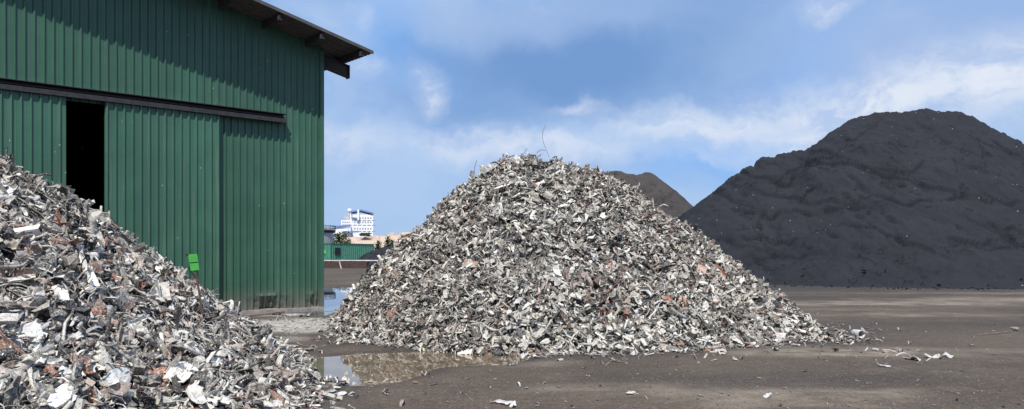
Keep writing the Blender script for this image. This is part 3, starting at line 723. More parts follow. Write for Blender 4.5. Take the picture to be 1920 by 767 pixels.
for i in range(19):                                         # purlins that carry the overhang
    t = -.72+1.33*i
    if t > SW+.9: break
    z = 7.96+RS*min(t, SW-t)+.165
    mb = MB(); y0 = -1.5
    mb.box(t-.015, t+.015, y0, 1.2, z-.2, z-.003); mb.box(t-.07, t-.015, y0, 1.2, z-.2, z-.185); mb.box(t-.07, t-.015, y0, 1.2, z-.018, z-.003)
    p = mb.build('purlin', M['under'], shed)
    if i < 9:
        mb = MB(); mb.box(t+.017, t+.026, 1.05, 1.17, z-.18, z-.05); mb.build('end_clip', M['pipe'], p)
for sgn, (ta, tb) in enumerate(((-.98, 12), (12, SW+.98))):
    mb = MB(); za, zb = [7.96+RS*min(t, SW-t) for t in (ta, tb)]
    for y0, y1, d0, d1 in ((-.22, -.04, -.03, -.0), (-.14, -.12, -.36, -.03), (-.22, -.04, -.39, -.36)):
        mb.hexa([(t, y, z+d) for t, z in ((ta, za), (tb, zb)) for y in (y0, y1) for d in (d0, d1)])
    if sgn == 0: mb.hexa([(t, y, z+d) for t, z in ((ta-.012, za), (ta, za)) for y in (-.24, -.02) for d in (-.42, .01)])
    mb.build('rafter', M['under'], shed)
# rail for the sliding doors
mb = MB(); mb.box(1.31, 13.6, .045, .30, 5.845, 5.865); mb.box(1.31, 13.6, .05, .065, 5.70, 5.845); mb.box(1.31, 13.6, .065, .20, 5.76, 5.775)
mb.box(1.31, 13.6, .05, .265, 5.625, 5.70); mb.box(1.31, 13.6, .265, .275, 5.60, 5.72)
rl = mb.build('door_rail', M['steel'], shed)
mb = MB(); mb.box(3.3, 3.34, .1, .18, 5.868, 5.95); mb.box(3.2, 3.42, .12, .17, 5.868, 5.885); mb.build('bracket', M['wire'], rl)
for t0, t1, ph in ((3.28, 6.24, .05), (7.13, 11.25, .1)):
    mb = MB(); cladding(mb, t0, t1, .06, 5.60, .17, 12, wav=.005, seed=int(t0), phase=ph); d = mb.build('sliding_door', M['green_door'], shed)
    mb = MB()
    for t in (t0, t1-.05): mb.box(t+.002, t+.048, .085, .165, .06, 5.60)
    for z in (.08, 2.7, 5.5): mb.box(t0+.05, t1-.05, .09, .16, z, z+.06)
    mb.build('door_frame', M['green_door'], d)
    mb = MB()
    for t in (t0+.5, t1-.5): mb.box(t-.05, t+.05, .1, .13, 5.55, 5.68)
    mb.build('hanger', M['steel'], d)
mb = MB(); mb.box(.05, SW-.05, -SD+.1, -.05, .035, .05); mb.build('interior_floor', M['concrete'], shed)
mb = MB(); mb.box(0, 3.9, -.04, .12, -.05, .035); mb.build('base_kerb', M['concrete'], shed)

# flat boards lying along the shed base
def world_l(t, o): 
    n = np.array([.666, -.746]); return Cx-DV[0]*t+n[0]*o, Cy-DV[1]*t+n[1]*o
for t, o, ln, wd, yaw, lab in ((1.5, .75, 2.3, .3, .05, 'long weathered board lying flat against the shed base'), (2.5, 1.4, 1.4, .22, .4, 'short weathered board lying askew before the damaged shed sheet'),
                               (.6, 1.1, 1.6, .2, -.15, 'narrow weathered board nearest the shed corner')):
    x, y = world_l(t, o); mb = MB(); mb.box(-ln/2, ln/2, -wd/2, wd/2, 0, .045); ob = mb.build('timber_board', M['wood'])
    ob.location = (x, y, float(ground_h(x, y))+.012); ob.rotation_euler = (R(random.uniform(-1, 1)), R(random.uniform(-1, 1)), math.atan2(DV[1], DV[0])+yaw)
    tag(ob, lab, 'board')

# ------------------------------------------------------------------ coal heaps
def coal(name, label, C, k, box, res, amp, mat, seed, scarps=(), foot=.0, n_lips=60):
    xs = np.arange(box[0], box[1], res); ys = np.arange(box[2], box[3], res*1.1); X, Y = np.meshgrid(xs, ys, indexing='ij')
    fade = 1-.9*sst(4, 1, np.abs(Y-C[:, 1].mean())); wx = X+(.7*fade)*fbm(X*.22, Y*.22, 3, seed+5); wy = Y+1.0*fade*fbm(X*.2+40, Y*.2, 3, seed+6)
    raw = cones(wx, wy, C, k, 1.22)
    m = np.clip(raw/1.5, 0, 1); m2 = np.clip(raw/.6, 0, 1)
    # foot of the slope runs out flatter
    Z = np.where(raw > foot, raw, foot*np.exp(np.clip((raw-foot)/max(foot, .01), -8, 0))) if foot else raw
    Z = Z-.06*(Z < .25)
    gul = ridged(X*.30+.15*Y, Y*.10, 4, seed)                   # runnels down the face
    top = 1-.75*sst(.62, 1.0, raw/C[:, 2].max()); Z = Z+m*amp*top*(.42*fbm(X*.22, Y*.22, 3, seed+1)-.55*np.clip(gul-.62, 0, 1)*2.0)+m*amp*(.15*fbm(X*1.1, Y*1.1, 4, seed+2)+.20*fbm(X*1.6+.3*Y, Y*.45, 4, seed+60))+m2*amp*(.11*fbm(X*4.5, Y*4.5, 3, seed+3)+.5*np.clip(fbm(X*3, Y*3, 3, seed+61)-.24, 0, .2))
    # slumps: short broken lips and narrow runnels cut into the face
    slump_shade = np.zeros(X.shape); rs = np.random.default_rng(seed); front = Y < C[:, 1].mean()+1; hx = C[:, 2].max()  # mask for shade painted into the colour at lips, runnels and scarps
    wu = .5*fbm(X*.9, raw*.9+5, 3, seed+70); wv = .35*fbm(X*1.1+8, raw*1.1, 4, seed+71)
    for _ in range(n_lips):
        xi = rs.uniform(C[:, 0].min()-3, C[:, 0].max()+2); zi = hx*rs.beta(1.6, 1.8)*.92; th = rs.choice((rs.normal(0, .3), rs.normal(.7, .2), rs.normal(-.6, .2))); ln = .35+rs.exponential(.75); A_ = amp*rs.uniform(.08, .34)*min(1, ln)
        du = X-xi+wu; dv = raw-zi+wv; u = du*math.cos(th)+dv*math.sin(th); d = du*math.sin(th)-dv*math.cos(th)
        e = front*np.exp(-(u/ln)**4); Z = Z-m*A_*e*sst(0, .09, d)*np.exp(-np.clip(d, 0, 9)/(.18+.3*ln)); slump_shade = np.maximum(slump_shade, e*sst(-.02, .05, d)*(1-sst(.05, .13, d))*rs.uniform(.5, 1.0))
    for _ in range(n_lips//2):
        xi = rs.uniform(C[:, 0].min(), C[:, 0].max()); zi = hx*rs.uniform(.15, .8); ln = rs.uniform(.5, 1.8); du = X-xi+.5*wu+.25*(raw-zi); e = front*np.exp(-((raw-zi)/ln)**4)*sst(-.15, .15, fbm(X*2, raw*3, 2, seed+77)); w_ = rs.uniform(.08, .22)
        Z = Z-.34*amp*e*np.exp(-(du/w_)**2); slump_shade = np.maximum(slump_shade, .5*e*np.exp(-(du/w_)**2))
    for pts, A, wdt in scarps:
        pz = np.array(pts); line = np.interp(X, pz[:, 0], pz[:, 1], left=-99, right=-99)+.45*fbm(X*1.1, X*0, 4, seed+20)+.1*fbm(X*5, X*0, 2, seed+2)
        d = line-raw; on = (Y < C[:, 1].mean())*(line > -50)*sst(0, 1.2, X-pz[0, 0])*sst(0, 1.2, pz[-1, 0]-X)
        Z = Z-A*on*sst(0, .10, d)*np.exp(-np.clip(d, 0, 9)/wdt)*(.65+.7*fbm(X*.8, X*0, 3, seed+33)); slump_shade = np.maximum(slump_shade, on*sst(0, .05, d)*(1-sst(.05, .18, d))*sst(-.25, .1, fbm(X*1.4, Z*1.4, 3, seed+50)))
    Q = grid(len(xs), len(ys)); keep = (Z.reshape(-1)[Q] > -.3).any(1)
    Z = np.maximum(Z, -.35)
    o = qobj(name, np.stack([X, Y, Z], -1).reshape(-1, 3), Q[keep], M[mat], smooth=True, col=np.stack([slump_shade.ravel()]*3, -1), attr='slump_shade')
    return tag(o, label, 'coal heap' if 'coal' in name else 'slag heap')
Yc = 55
big = crest([(1180, 480), (1250, 422), (1300, 384), (1340, 353), (1400, 308), (1440, 293), (1490, 280), (1522, 280), (1560, 252), (1592, 224), (1640, 209), (1675, 207), (1700, 211), (1735, 201),
             (1762, 209), (1800, 207), (1832, 226), (1870, 247), (1920, 270), (1980, 300), (2060, 350), (2150, 410), (2230, 470)], Yc)
def PX(px): return (px-960)/F*47
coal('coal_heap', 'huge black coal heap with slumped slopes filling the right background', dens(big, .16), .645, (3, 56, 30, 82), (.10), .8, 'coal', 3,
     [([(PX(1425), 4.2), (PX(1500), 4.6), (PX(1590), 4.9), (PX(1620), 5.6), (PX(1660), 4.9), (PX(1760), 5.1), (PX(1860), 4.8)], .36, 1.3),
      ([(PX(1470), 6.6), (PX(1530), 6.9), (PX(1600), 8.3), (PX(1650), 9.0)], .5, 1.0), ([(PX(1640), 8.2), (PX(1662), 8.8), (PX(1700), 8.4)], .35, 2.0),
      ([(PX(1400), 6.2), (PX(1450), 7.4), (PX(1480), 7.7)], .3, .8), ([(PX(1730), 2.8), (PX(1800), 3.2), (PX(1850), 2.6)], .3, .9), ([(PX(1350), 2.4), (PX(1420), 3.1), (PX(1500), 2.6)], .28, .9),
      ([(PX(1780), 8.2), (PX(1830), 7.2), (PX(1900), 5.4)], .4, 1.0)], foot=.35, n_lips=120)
C2 = dens(crest([(1040, 400), (1100, 335), (1140, 318), (1165, 321), (1190, 326), (1216, 320), (1250, 349), (1285, 380), (1310, 398), (1400, 470)], 78), .3)
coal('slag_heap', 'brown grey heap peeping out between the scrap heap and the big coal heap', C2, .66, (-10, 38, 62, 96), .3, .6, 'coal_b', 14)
C3 = dens(crest([(645, 500), (660, 490), (690, 470), (725, 460), (790, 458), (850, 475), (880, 495)], 92), .3)
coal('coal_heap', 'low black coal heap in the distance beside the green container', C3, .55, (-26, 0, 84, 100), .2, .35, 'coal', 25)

# ------------------------------------------------------------------ far background
def hill(name, pts, Y0, k, box, res, amp, mat, label):
    xs = np.arange(box[0], box[1], res); ys = np.arange(box[2], box[3], res); X, Y = np.meshgrid(xs, ys, indexing='ij')
    C = dens(crest(pts, Y0), 5); Z = cones(X, Y, C, k); m = np.clip(Z/3, 0, 1)
    Z = Z+m*amp*(fbm(X*.05, Y*.05, 5, 6)+.8*ridged(X*.09, Y*.04, 3, 8)-.6)
    st = np.round(Z/2.6)*2.6; Z = Z*.5+st*.5
    Q = grid(len(xs), len(ys)); keep = (Z.reshape(-1)[Q] > -.5).any(1); Z = np.maximum(Z, -.5)
    return tag(qobj(name, np.stack([X, Y, Z], -1).reshape(-1, 3), Q[keep], M[mat], smooth=False), label, kind='structure')
hill('hill', [(300, 470), (480, 460), (600, 452), (650, 447), (690, 441), (715, 436), (760, 434), (900, 436), (1080, 452), (1300, 462), (1500, 472)], 400, .22, (-230, 190, 330, 470), 2.2, 1.6, 'sand', 'pale orange quarried hillside')

def bldg():
    b = bpy.data.objects.new('factory_building', None); link(b); Y = 470.
    b.location = (px2(665, Y), Y, 0); b.rotation_euler = (0, 0, R(12))
    tag(b, 'white multi-storey factory with blue roofs on the distant hill', 'building')
    u = Y/F; Zp = lambda py: CH+(HZ-py)*u; x = lambda px: (px-665)*u*1.0
    mb = MB(); mb.box(x(661), x(699), 0, 16, 2, Zp(402)); mb.box(x(640), x(661)-.01, 1, 15, 2, Zp(413)); mb.box(x(629), x(658), -6, -.02, 2, Zp(427)); mb.box(x(657), x(668), 1.5, 14, Zp(413), Zp(400))
    mb.build('wall', M['white'], b)
    def slab(x0, x1, y0, y1, z0, z1, t=.9):
        m_ = MB(); m_.hexa([(xx, yy, zz+d) for xx, zz in ((x0, z0), (x1, z1)) for yy in (y0, y1) for d in (0, t)]); m_.build('roof', M['blue'], b)
    slab(x(658), x(677), -.8, 17, Zp(398.5), Zp(395.5)); slab(x(677), x(700), -.8, 17, Zp(395.5), Zp(401.5)); slab(x(628), x(659), -6.8, 0, Zp(427.5), Zp(424.5)); slab(x(659), x(675), -.9, 1.4, Zp(409), Zp(411), .6)
    slab(x(644), x(672), -10, -6.3, Zp(437.5), Zp(436.5), 1.0)
    for py in (410, 418, 430):
        for px in np.arange(664, 698, 4.9):
            m_ = MB(); m_.box(x(px), x(px)+.85, -.12, .05, Zp(py), Zp(py)+.9); m_.build('window', M['louvre'], b)  # pale window colour carries the painted haze
    for py in (414, 423, 434.5):
        for px in np.arange(662.5, 697, 8.6):
            m_ = MB(); m_.box(x(px), x(px)+2.1, -.1, .05, Zp(py), Zp(py)+.55); m_.build('louvre', M['louvre'], b)
    for py in (418, 423):
        for px in np.arange(642.5, 657, 3.8):
            m_ = MB(); m_.box(x(px), x(px)+.75, .88, 1.05, Zp(py), Zp(py)+.8); m_.build('window', M['louvre'], b)
    m_ = MB()
    for px, top in ((655.5, 396), (653.5, 400), (648, 405), (645, 407), (651, 403)):
        m_.box(x(px)-.35, x(px)+.35, 4, 4.7, Zp(413), Zp(top))
    for py in (404, 408, 411): m_.box(x(644), x(658), 3.8, 5.2, Zp(py), Zp(py)+.4)
    m_.build('roof_pipework', M['pipe'], b)
    P = [(x(655.5), 4.4, Zp(398)+q) for q in np.linspace(0, 2.6, 6)]; V, Q = tube(np.array(P), np.array([.3, 1.1, 1.45, 1.4, 1.0, .2]), 10); qobj('round_vent', V, Q, M['white'], b, smooth=True)
    m_ = MB(); m_.box(x(671.5)-.5, x(671.5)+.5, -1.6, -.6, Zp(413), Zp(393)); m_.build('chimney', M['white'], b)
bldg()
# storage tank
tk = bpy.data.objects.new('storage_tank', None); link(tk); tk.location = (px2(592, 150), 150, 0); tag(tk, 'grey cylindrical storage tank behind the container', 'tank')
V, Q = tube(np.array([(0, 0, 0), (0, 0, 3), (0, 0, 6.1)]), 3.3, 32); qobj('shell', V, Q, M['tank'], tk, smooth=False)
V, Q = tube(np.array([(0, 0, 6.1), (0, 0, 6.3), (0, 0, 6.9), (0, 0, 7.1)]), np.array([3.35, 3.35, 2.6, .4]), 32); qobj('lid', V, Q, M['tank'], tk)
mb = MB()
for k in range(24):
    a = k*math.pi/12; mb.tube([(3.75*math.cos(a), 3.75*math.sin(a), 6.0), (3.75*math.cos(a), 3.75*math.sin(a), 7.0)], .035, 4)
for z in (6.05, 6.5, 7.0): mb.tube([(3.75*math.cos(k*math.pi/12), 3.75*math.sin(k*math.pi/12), z) for k in range(25)], .05, 4)
mb.tube([(3.5*math.cos(k*math.pi/12), 3.5*math.sin(k*math.pi/12), 5.95) for k in range(25)], .28, 4); mb.build('railing', M['steel'], tk)

# container
Y = 122.; ct = bpy.data.objects.new('shipping_container', None); link(ct); ct.location = (px2(620.5, Y), Y, .55); ct.rotation_euler = (0, 0, R(67))
tag(ct, 'green shipping container with barred window beyond the shed corner', 'container')
def corr(L_, H_, n, mk):
    V = []; 
    for i in range(n*4+1):
        q = i/(n*4)*L_; o = .09 if i % 4 in (2, 3) else 0
        for z in (.12, H_-.12): V.append(mk(q, o, z))
    return V, grid(n*4+1, 2)
mb = MB()
V, Q = corr(12.1, 2.72, 22, lambda q, o, z: (q, o, z)); mb.add(V, Q)
V, Q = corr(12.1, 2.72, 22, lambda q, o, z: (q, 2.44-o, z)); mb.add(V, Q)
V, Q = corr(2.44, 2.72, 5, lambda q, o, z: (o, q, z)); mb.add(V, Q); V, Q = corr(2.44, 2.72, 5, lambda q, o, z: (12.1-o, q, z)); mb.add(V, Q)
mb.box(.03, 12.07, .03, 2.41, 2.60, 2.66); mb.box(.03, 12.07, .03, 2.41, .04, .1); mb.build('body', M['cgreen'], ct)
mb = MB()
for x_ in (-.03, 12.03):
    for y_ in (-.03, 2.37): mb.box(x_, x_+.12, y_, y_+.12, 0, 2.78)
for z_ in (-.01, 2.62):
    for y_ in (-.025, 2.375): mb.box(.1, 12.02, y_, y_+.1, z_, z_+.14)
    for x_ in (-.025, 12.035): mb.box(x_, x_+.1, .1, 2.36, z_, z_+.14)
mb.build('frame', simple('container_frame_green', (.035, .17, .11), .6), ct)
mb = MB(); mb.box(1.0, 2.4, -.04, -.02, .95, 2.0); w_ = mb.build('window', M['window'], ct)
mb = MB()
for q in np.linspace(1.0, 2.4, 6): mb.box(q-.03, q+.03, -.09, -.05, .9, 2.05)
for q in (.9, 1.45, 2.0): mb.box(.95, 2.45, -.12, -.092, q, q+.06)
mb.build('window_bars', M['black'], w_)
mb = MB(); mb.box(-.07, -.04, .9, 1.35, 1.1, 1.6); mb.build('sticker', M['neon'], ct)
mb = MB(); mb.box(-.09, -.04, 1.3, 1.9, 2.0, 2.4); mb.build('vent', M['black'], ct)
mb = MB()
for q in (.3, 6, 11.6): mb.box(q, q+.3, .1, 2.3, -.56, -.012)
mb.build('support_block', M['rustbeam'], ct)
mb = MB(); mb.box(px2(560, 88), px2(688, 88), 88, 89.2, -.1, .72); tag(mb.build('steel_trough', M['rustbeam']), 'rust brown steel trough on the ground before the green container', 'trough')
bar = bpy.data.objects.new('barrier_pipe', None); link(bar); bar.location = (px2(650, 85), 85, 0); tag(bar, 'long thin pale barrier pipe strung across in front of the container', 'barrier')
mb = MB(); mb.tube([(px2(p, 85)-bar.location.x, 0, .9-.02*abs(p-660)/60) for p in (560, 600, 640, 680, 720, 760, 800)], .085, 6); mb.build('pipe', M['pipe'], bar)
for p in (575, 636, 760):
    mb = MB(); mb.tube([(px2(p, 85)-bar.location.x+.25, 0, -.05), (px2(p, 85)-bar.location.x, 0, .86)], .07, 6); mb.build('post', M['pipe'], bar)

# trees
def tree(name, px, Y, base, H, Wd, n, lm, label, conical=False, group=None, lf=.35):
    t = bpy.data.objects.new(name, None); link(t); t.location = (px2(px, Y), Y, base); tag(t, label, 'tree', group)
    mb = MB(); mb.tube([(0, 0, -.2), (.05*Wd, 0, H*.3), (0, .03*Wd, H*.6), (.02*Wd, 0, H*.93)], np.array([.05, .04, .025, .008])*H, 8)
    limbs = []
    for i in range(9):
        a = i*2.4; z0 = H*(.25+.07*i); rr = Wd*.5*(1-.6*i/9 if conical else random.uniform(.6, .95)); e = (rr*math.cos(a)*.8, rr*math.sin(a)*.8, z0+H*(.05 if conical else .2)); limbs.append(e)
        mb.tube([(0, 0, z0), (e[0]*.5, e[1]*.5, z0+(e[2]-z0)*.6), e], np.array([.02, .014, .006])*H, 6)
    mb.build('trunk', M['bark'], t)
    P = []
    for e in limbs+[(0, 0, H*.95)]:
        P.append(np.array(e)+rng.normal(0, 1, (n//10, 3))*np.array([Wd*.13, Wd*.13, H*.07]))
    if conical:
        q = rng.random(n//2); a = rng.uniform(0, 6.28, n//2); r = Wd*.5*(1-q)*rng.uniform(.4, 1, n//2)*(.6+.4*np.sin(q*40)); P.append(np.stack([r*np.cos(a), r*np.sin(a), H*(.15+.87*q)], -1))
    P = np.concatenate(P); m = len(P)
    S = np.array([(-.5, -.3, 0), (.5, -.3, 0), (.5, .3, 0), (-.5, .3, 0)])*lf
    fr = rot_from(np.tile((0, 0, 1.), (m, 1)), np.full(m, .9), m); V = np.einsum('nij,vj->nvi', fr, S)+P[:, None]
    qobj('crown', V.reshape(-1, 3), np.arange(m*4).reshape(-1, 4), M[lm], t)
tree('leafy_tree', 637, 175, 0, 5.9, 3.6, 900, 'leaf', 'olive green bushy tree between the grey tank and the container roof')
tree('leafy_tree', 651, 182, 0, 4.6, 1.9, 400, 'leaf', 'smaller olive tree right of the bushy tree above the container')
tree('leafy_tree', 617, 172, 0, 4.2, 3.0, 500, 'leaf', 'low shrubby tree at the foot of the grey tank')
for px, Y, H, lab in ((709, 190, 4.6, 'small dark fir left of the pair against the pale hillside'), (727, 205, 6.0, 'tallest thin fir before the pale hillside'), (735, 195, 4.9, 'small fir at the left edge of the scrap heap before the hillside')):
    tree('fir_tree', px, Y, 0, H, 2.2, 500, 'leaf2', lab, True, 'small firs before the hillside', .3)
tree('dark_shrub', 684, 385, 9.6, 2.0, 5, 500, 'leaf2', 'flat dark shrub clump on the hill crest below the white factory', lf=.6)

# ------------------------------------------------------------------ loose things on the yard
def gpiece(px, py, nm, var, size, c, label, name=None, tilt=.08, scale=(1, 1, 1), lift=.02, yaw=None, cat='scrap metal', group=None):
    x, y, z = onground(px, py); return place(nm, var, (x, y, z+lift), (0, 0, 1), size, c, label, cat, group, tilt, yaw, name, scale)
o = gpiece(1608, 633, 'open_can', 0, .24, (.60, .58, .54), 'open pale can lying alone beyond the tail of the central heap', 'open_can', 0, lift=.075, yaw=-math.pi/2+.25, cat='can')
o = gpiece(1461, 641, 'open_can', 0, .27, (.68, .60, .58), 'white can on its side in front of the heap tail', 'open_can', 0, lift=.085, yaw=-.55, cat='can')
gpiece(1487, 632, 'crushed_can', 1, .32, (.55, .52, .48), 'squashed pale can between the white can and the heap tail', 'crushed_can', .1, lift=.07, cat='can')
gpiece(1515, 634, 'metal_chunk', 0, .34, (.55, .50, .45), 'pale lump at the end of the heap tail', 'metal_lump', lift=.05)
gpiece(1545, 637, 'metal_chunk', 3, .34, (.50, .38, .30), 'tan lump at the very tip of the heap tail', 'metal_lump', lift=.05)
gpiece(1592, 646, 'curled_strip', 2, .26, (.6, .59, .56), 'pale strip just below the lone open can', 'curled_strip')
gpiece(1530, 588, 'curled_strip', 4, .20, (.32, .12, .42), 'small purple strip on the bare ground behind the heap tail', 'plastic_strip')
gpiece(1905, 620, 'metal_chunk', 6, .24, (.30, .27, .24), 'grey stone at the right picture edge beside a thin stick', 'stone', lift=.05, cat='stone')
p0 = onground(1834, 630); p1 = onground(1868, 627.5); p2 = onground(1898, 624)
mb = MB(); mb.tube([(p[0], p[1], p[2]+.025+.01*i) for i, p in enumerate((p0, p1, p2))], .009, 6); tag(mb.build('thin_stick', M['wood']), 'long thin stick on the ground at the right picture edge', 'stick')
gpiece(1658, 688, 'flat_plate', 1, .24, (.60, .58, .55), 'slim white plate alone on the ground below the debris cluster', 'oval_plate', scale=(1, .5, 1))
gpiece(1438, 744, 'crumpled_sheet', 1, .20, (.62, .61, .59), 'white crumpled scrap near the bottom edge right of centre', 'crumpled_sheet', scale=(.8, .8, .8))
gpiece(1183, 739, 'flat_plate', 1, .14, (.66, .60, .48), 'cream oval plate on the bare ground in the bottom centre', 'oval_plate')
gpiece(930, 755, 'flat_plate', 0, .17, (.50, .36, .28), 'tan flat strip in the bottom centre litter', 'flat_strip', scale=(1, .5, 1))
gpiece(947, 757, 'flat_plate', 3, .20, (.62, .58, .54), 'pale jagged flake overlapping the tan strip in the bottom centre', 'jagged_plate')
gpiece(962, 763, 'crumpled_sheet', 6, .12, (.66, .64, .6), 'small white flake at the bottom edge by the tan strip', 'crumpled_sheet')
gpiece(972, 723, 'curled_strip', 1, .16, (.58, .55, .5), 'pale strip above the bottom centre litter', 'curled_strip')
gpiece(1075, 677, 'metal_rod', 5, .26, (.13, .11, .10), 'dark bent wire on the ground in front of the central heap', 'bent_wire', scale=(1, .6, .6))
gpiece(1133, 668, 'metal_chunk', 7, .20, (.20, .19, .18), 'dark lump just in front of the central heap foot', 'metal_lump', lift=.03)
gpiece(1187, 667, 'metal_chunk', 9, .17, (.6, .57, .55), 'white lump just in front of the central heap foot', 'metal_lump', lift=.03)
gpiece(1312, 672, 'curled_strip', 7, .42, (.55, .47, .40), 'tan curled strip trailing right from the heap foot', 'curled_strip')
gpiece(1345, 660, 'crumpled_sheet', 10, .28, (.58, .50, .44), 'pinkish crumpled sheet on the ground below the heap tail', 'crumpled_sheet')
gpiece(1395, 650, 'crumpled_sheet', 11, .30, (.60, .57, .53), 'pale pointed sheet on the ground at the foot of the tail', 'crumpled_sheet')
gpiece(1390, 673, 'curled_strip', 5, .32, (.16, .13, .12), 'dark curled strip in front of the heap tail', 'curled_strip')
gpiece(630, 741, 'crumpled_sheet', 12, .22, (.62, .60, .57), 'white sheet at the near shore of the puddle', 'crumpled_sheet')
gpiece(686, 690, 'metal_chunk', 1, .13, (.22, .12, .10), 'small reddish lump poking out of the brown puddle', 'metal_lump', lift=.02)
gpiece(653, 708, 'metal_chunk', 2, .10, (.35, .33, .3), 'small grey lump in the near part of the brown puddle', 'metal_lump', lift=.02)
# cluster of litter right of the heap
cl = [(1668, 662, 'metal_chunk', .26, (.42, .32, .26), 'tan lump, biggest of the litter cluster on the right'), (1683, 660, 'crushed_can', .15, (.15, .11, .1), 'dark squashed can in the litter cluster on the right'),
      (1641, 657, 'metal_chunk', .15, (.45, .4, .35), 'small tan lump left of the litter cluster'), (1622, 658, 'curled_strip', .2, (.6, .57, .52), 'pale strip at the left of the litter cluster'),
      (1697, 668, 'curled_strip', .3, (.62, .58, .52), 'pale strip in the middle of the litter cluster'), (1712, 675, 'crumpled_sheet', .24, (.64, .60, .55), 'white scrap right of the middle of the litter cluster'),
      (1728, 676, 'curled_strip', .3, (.60, .52, .45), 'upright tan strip in the litter cluster'), (1745, 671, 'crumpled_sheet', .2, (.58, .54, .5), 'pale flake near the right end of the litter cluster'),
      (1762, 672, 'curled_strip', .24, (.55, .5, .44), 'slim strip second from the right end of the litter cluster'), (1778, 670, 'crumpled_sheet', .18, (.62, .58, .54), 'pale flake at the right end of the litter cluster')]
for px, py, nm, s, c, lab in cl: gpiece(px, py, nm, random.randrange(9), s, c, lab, group='litter cluster on the right of the yard')
# unlabelled-looking crumbs nobody could count: gravel and shavings
n = 12000
u_ = rng.random(n); Yg = 1/(1/7.5*(1-u_)+1/40*u_); Xg = rng.uniform(-.32, .74, n)*Yg
near = np.exp(np.clip(h_main(Xg, Yg, True), -9, 0)/1.0)*.9+.25+blobs([(3.4, 9.2, 3.5, 1.2, .7), (1.2, 9.5, 2.6, 1.0, .7), (9.5, 12.9, 2.6, .5, .6), (-.3, 10.8, 1.6, .8, .6), (5.5, 13.3, 2.8, 1.0, .5), (-5.4, 18.3, 2.2, 2.6, 2.5), (-6.2, 21, 2, 1, 2), (14, 26.5, 8, 2, .3)], Xg, Yg, 12)
inpud = np.zeros(n, bool)
for cx, cy, rx, ry, dp in PUD: inpud |= (((Xg-cx)/rx)**2+((Yg-cy)/ry)**2) < 1.3
kp = (rng.random(n) < near*.42) & ~inpud & (h_main(Xg, Yg, True) < .05) & (h_left(Xg, Yg, True) < .05); Xg = Xg[kp]; Yg = Yg[kp]; n = len(Xg)
# keep out of the shed
tl = -(Xg-Cx)*DV[0]-(Yg-Cy)*DV[1]; ol = (Xg-Cx)*.666-(Yg-Cy)*.746; kp = ~((ol < .15) & (tl > -.2)); Xg = Xg[kp]; Yg = Yg[kp]; n = len(Xg)
sz = .016*np.exp(np.clip(rng.normal(0, .60, n), -2, 1.1))*(1+Yg/45); big_ = rng.random(n) < .012; sz[big_] *= 2.3
dd = blobs([(-5.4, 18.3, 2.2, 2.8, 1.0), (-4.4, 15.6, .8, .8, 1)], Xg, Yg, 12) > .2; sz[dd] *= 2.6
ci = rng.choice(6, n, p=[.17, .25, .24, .18, .10, .06]); GP = np.array([(.34, .31, .28), (.22, .24, .22), (.12, .105, .095), (.07, .06, .055), (.33, .24, .19), (.22, .11, .08)])
pos = np.stack([Xg, Yg, ground_h(Xg, Yg)+sz*.15], -1)
V, Q, C = pieces(pos, rot_from(np.tile((0, 0, 1.), (n, 1)), np.full(n, .25), n), sz, GP[ci])
tag(qobj('gravel', V, Q, M['scrap'], col=C), 'fine gravel and metal shavings strewn over the yard', 'gravel', kind='stuff')
# coal crumbs along the foot of the big heap
n = 2600; Xc = rng.uniform(8, 36, n); Yc2 = rng.uniform(33, 44, n); Cc = dens(big, 1.5); rr = cones(Xc, Yc2, Cc, .645)
kp = (rr > -1.6) & (rr < 1.0) & (rng.random(n) < np.exp(-np.abs(rr)/.8)); Xc, Yc2, rr = Xc[kp], Yc2[kp], rr[kp]; n = len(Xc); sz = .07*np.exp(rng.normal(0, .5, n))
V0, Q0 = PROTO['metal_chunk'][0]; fr = rot_from(np.tile((0, 0, 1.), (n, 1)), np.full(n, .8), n)
V = np.einsum('nij,vj->nvi', fr, V0)*sz[:, None, None]*1.3+np.stack([Xc, Yc2, np.maximum(rr*0, 0)+.02+ground_h(Xc, Yc2)+np.clip(rr, 0, 1)*.9], -1)[:, None]
tag(qobj('coal_crumbs', V.reshape(-1, 3), (Q0[None]+(np.arange(n)*len(V0))[:, None, None]).reshape(-1, 4), M['coal']), 'loose coal crumbs along the foot of the big coal heap', 'coal', kind='stuff')

# ------------------------------------------------------------------ sky, sun, camera
SUN = Vector((-.033, -.713, 1)).normalized(); el = math.asin(SUN.z); az = math.atan2(SUN.x, SUN.y)
w = bpy.data.worlds.new('World'); sc.world = w; w.use_nodes = True; nt = w.node_tree; bg = nt.nodes['Background']
sky = nt.nodes.new('ShaderNodeTexSky'); sky.sky_type = 'NISHITA'; sky.sun_disc = False; sky.sun_elevation = el; sky.sun_rotation = az; sky.dust_density = .6; sky.ozone_density = 1.6; sky.air_density = 1.0
STR = .085
tc = nt.nodes.new('ShaderNodeTexCoord').outputs['Generated']
def vm(op, a, b=None, s=None):
    n = nt.nodes.new('ShaderNodeVectorMath'); n.operation = op
    for i, v in enumerate((a, b)):
        if v is None: continue
        if isinstance(v, bpy.types.NodeSocket): nt.links.new(v, n.inputs[i])
        else: n.inputs[i].default_value = v
    if s is not None: n.inputs['Scale'].default_value = s
    return n
def ntex(scale, detail, rough, vec):
    n = N(nt, 'ShaderNodeTexNoise', Scale=scale, Detail=detail, Roughness=rough); nt.links.new(vec, n.inputs['Vector']); return n
wn = ntex(5.5, 5, .6, tc); wv = vm('MULTIPLY_ADD', wn.outputs['Color'], (.13, .13, .13)); nt.links.new(tc, wv.inputs[2]); off = vm('SUBTRACT', wv.outputs[0], (.065, .065, .065)).outputs[0]
def dirv(px, py): return Vector(((px-960)/F, 1, (HZ-py)/F)).normalized()
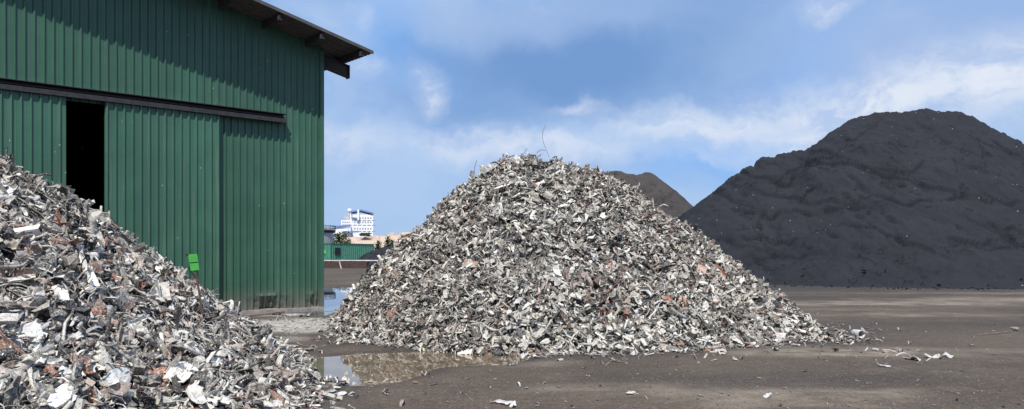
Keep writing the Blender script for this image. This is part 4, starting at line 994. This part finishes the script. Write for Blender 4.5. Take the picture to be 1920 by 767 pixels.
def blob(px, py, rx, ry, soft=.3, amt=1.0):
    c = dirv(px, py); d = vm('SUBTRACT', off, tuple(c)).outputs[0]
    d = vm('MULTIPLY', d, (F/rx, F/((rx+ry)), F/ry)).outputs[0]
    L_ = vm('LENGTH', d).outputs['Value']
    return ramp(nt, L_, 1.0+soft, 1.0-soft*1.8 if soft < .5 else .05, 0, amt)
def mx(a, b):
    n = nt.nodes.new('ShaderNodeMath'); n.operation = 'MAXIMUM'; nt.links.new(a, n.inputs[0]); nt.links.new(b, n.inputs[1]); return n.outputs[0]
def mul(a, b):
    n = nt.nodes.new('ShaderNodeMath'); n.operation = 'MULTIPLY'
    for i, v in enumerate((a, b)):
        if isinstance(v, (int, float)): n.inputs[i].default_value = v
        else: nt.links.new(v, n.inputs[i])
    return n.outputs[0]
def layer(col, B, c, tex=None):
    m = None
    for q in B:
        s_ = blob(*q); m = s_ if m is None else mx(m, s_)
    if tex is not None: m = mul(m, tex)
    return mixc(nt, m, col, tuple(v/STR for v in c))
stv = vm('MULTIPLY', off, (1, 1, 2.2)).outputs[0]
cn = ntex(4.2, 7, .58, stv).outputs['Fac']; cf = ntex(14, 6, .6, stv).outputs['Fac']
base = mixc(nt, .80, sky.outputs[0], tuple(v/STR for v in (.270, .465, .87)))
col = mixc(nt, ramp(nt, cn, .38, .62, .15, .85), base, tuple(v/STR for v in (.44, .61, .86)))
# horizon paling
sx = nt.nodes.new('ShaderNodeSeparateXYZ'); nt.links.new(tc, sx.inputs[0])
col = mixc(nt, ramp(nt, sx.outputs[2], .0, .19, .72, 0), col, tuple(v/STR for v in (.43, .60, .86)))
tw = ramp(nt, cf, .36, .60, .35, 1)
# clear blue rifts
col = layer(col, [(740, 60, 60, 90, .6, .9), (1510, 100, 90, 60, .6, .95), (1350, 300, 120, 50, .7, .5), (800, 110, 60, 60, .6, .6)], (.175, .45, .95))
col = layer(col, [(720, 190, 130, 190, .6, .6), (1480, 60, 130, 90, .7, .5), (860, 60, 120, 60, .6, .5), (1200, 250, 300, 40, .7, .6)], (.43, .59, .88), ramp(nt, cn, .3, .55, .3, 1))
# grey blue cloud bellies
col = layer(col, [(1060, 115, 330, 105, .38, 1.0), (900, 190, 200, 60, .7, .7), (1250, 60, 220, 120, .7, .75)], (.180, .335, .645))
col = layer(col, [(1720, 90, 240, 90, .7, .8), (1000, 20, 330, 40, .7, .6)], (.36, .50, .79))
# bright cloud edges
col = layer(col, [(785, 165, 30, 48, .6, .95), (1085, 197, 60, 12, .6, .7), (1545, 12, 42, 26, .6, 1), (690, 120, 26, 18, .6, .6), (1335, 293, 42, 14, .5, .55), (700, 40, 22, 24, .6, .35),
                  (625, 265, 80, 34, .7, .75), (930, 280, 170, 34, .7, .7)], (.66, .74, .90), tw)
col = layer(col, [(1660, 190, 240, 44, .7, 1), (1330, 228, 180, 32, .7, .78), (1870, 155, 150, 60, .7, 1), (1560, 245, 190, 38, .7, .8), (1000, 275, 260, 26, .7, .5)], (.76, .82, .93), tw)
nt.links.new(col, bg.inputs[0]); bg.inputs[1].default_value = STR
sl = bpy.data.lights.new('sun', 'SUN'); sl.energy = 5.0; sl.angle = R(.5); sl.color = (1, .965, .91); so = bpy.data.objects.new('sun', sl); link(so)
so.rotation_mode = 'QUATERNION'; so.rotation_quaternion = SUN.to_track_quat('Z', 'Y'); so.location = (0, -20, 40)
cd = bpy.data.cameras.new('camera'); cam = bpy.data.objects.new('camera', cd); link(cam); cam.location = (0, 0, CH); cam.rotation_euler = (R(90), 0, 0)
cd.sensor_width = 36; cd.lens = 36*F/1920; cd.shift_y = (HZ-383.5)/1920; cd.clip_start = .1; cd.clip_end = 9000; sc.camera = cam
sc.view_settings.view_transform = 'Standard'; sc.view_settings.look = 'None'; sc.view_settings.gamma = 1; sc.view_settings.exposure = 0
sc.cycles.max_bounces = 6; sc.cycles.diffuse_bounces = 3
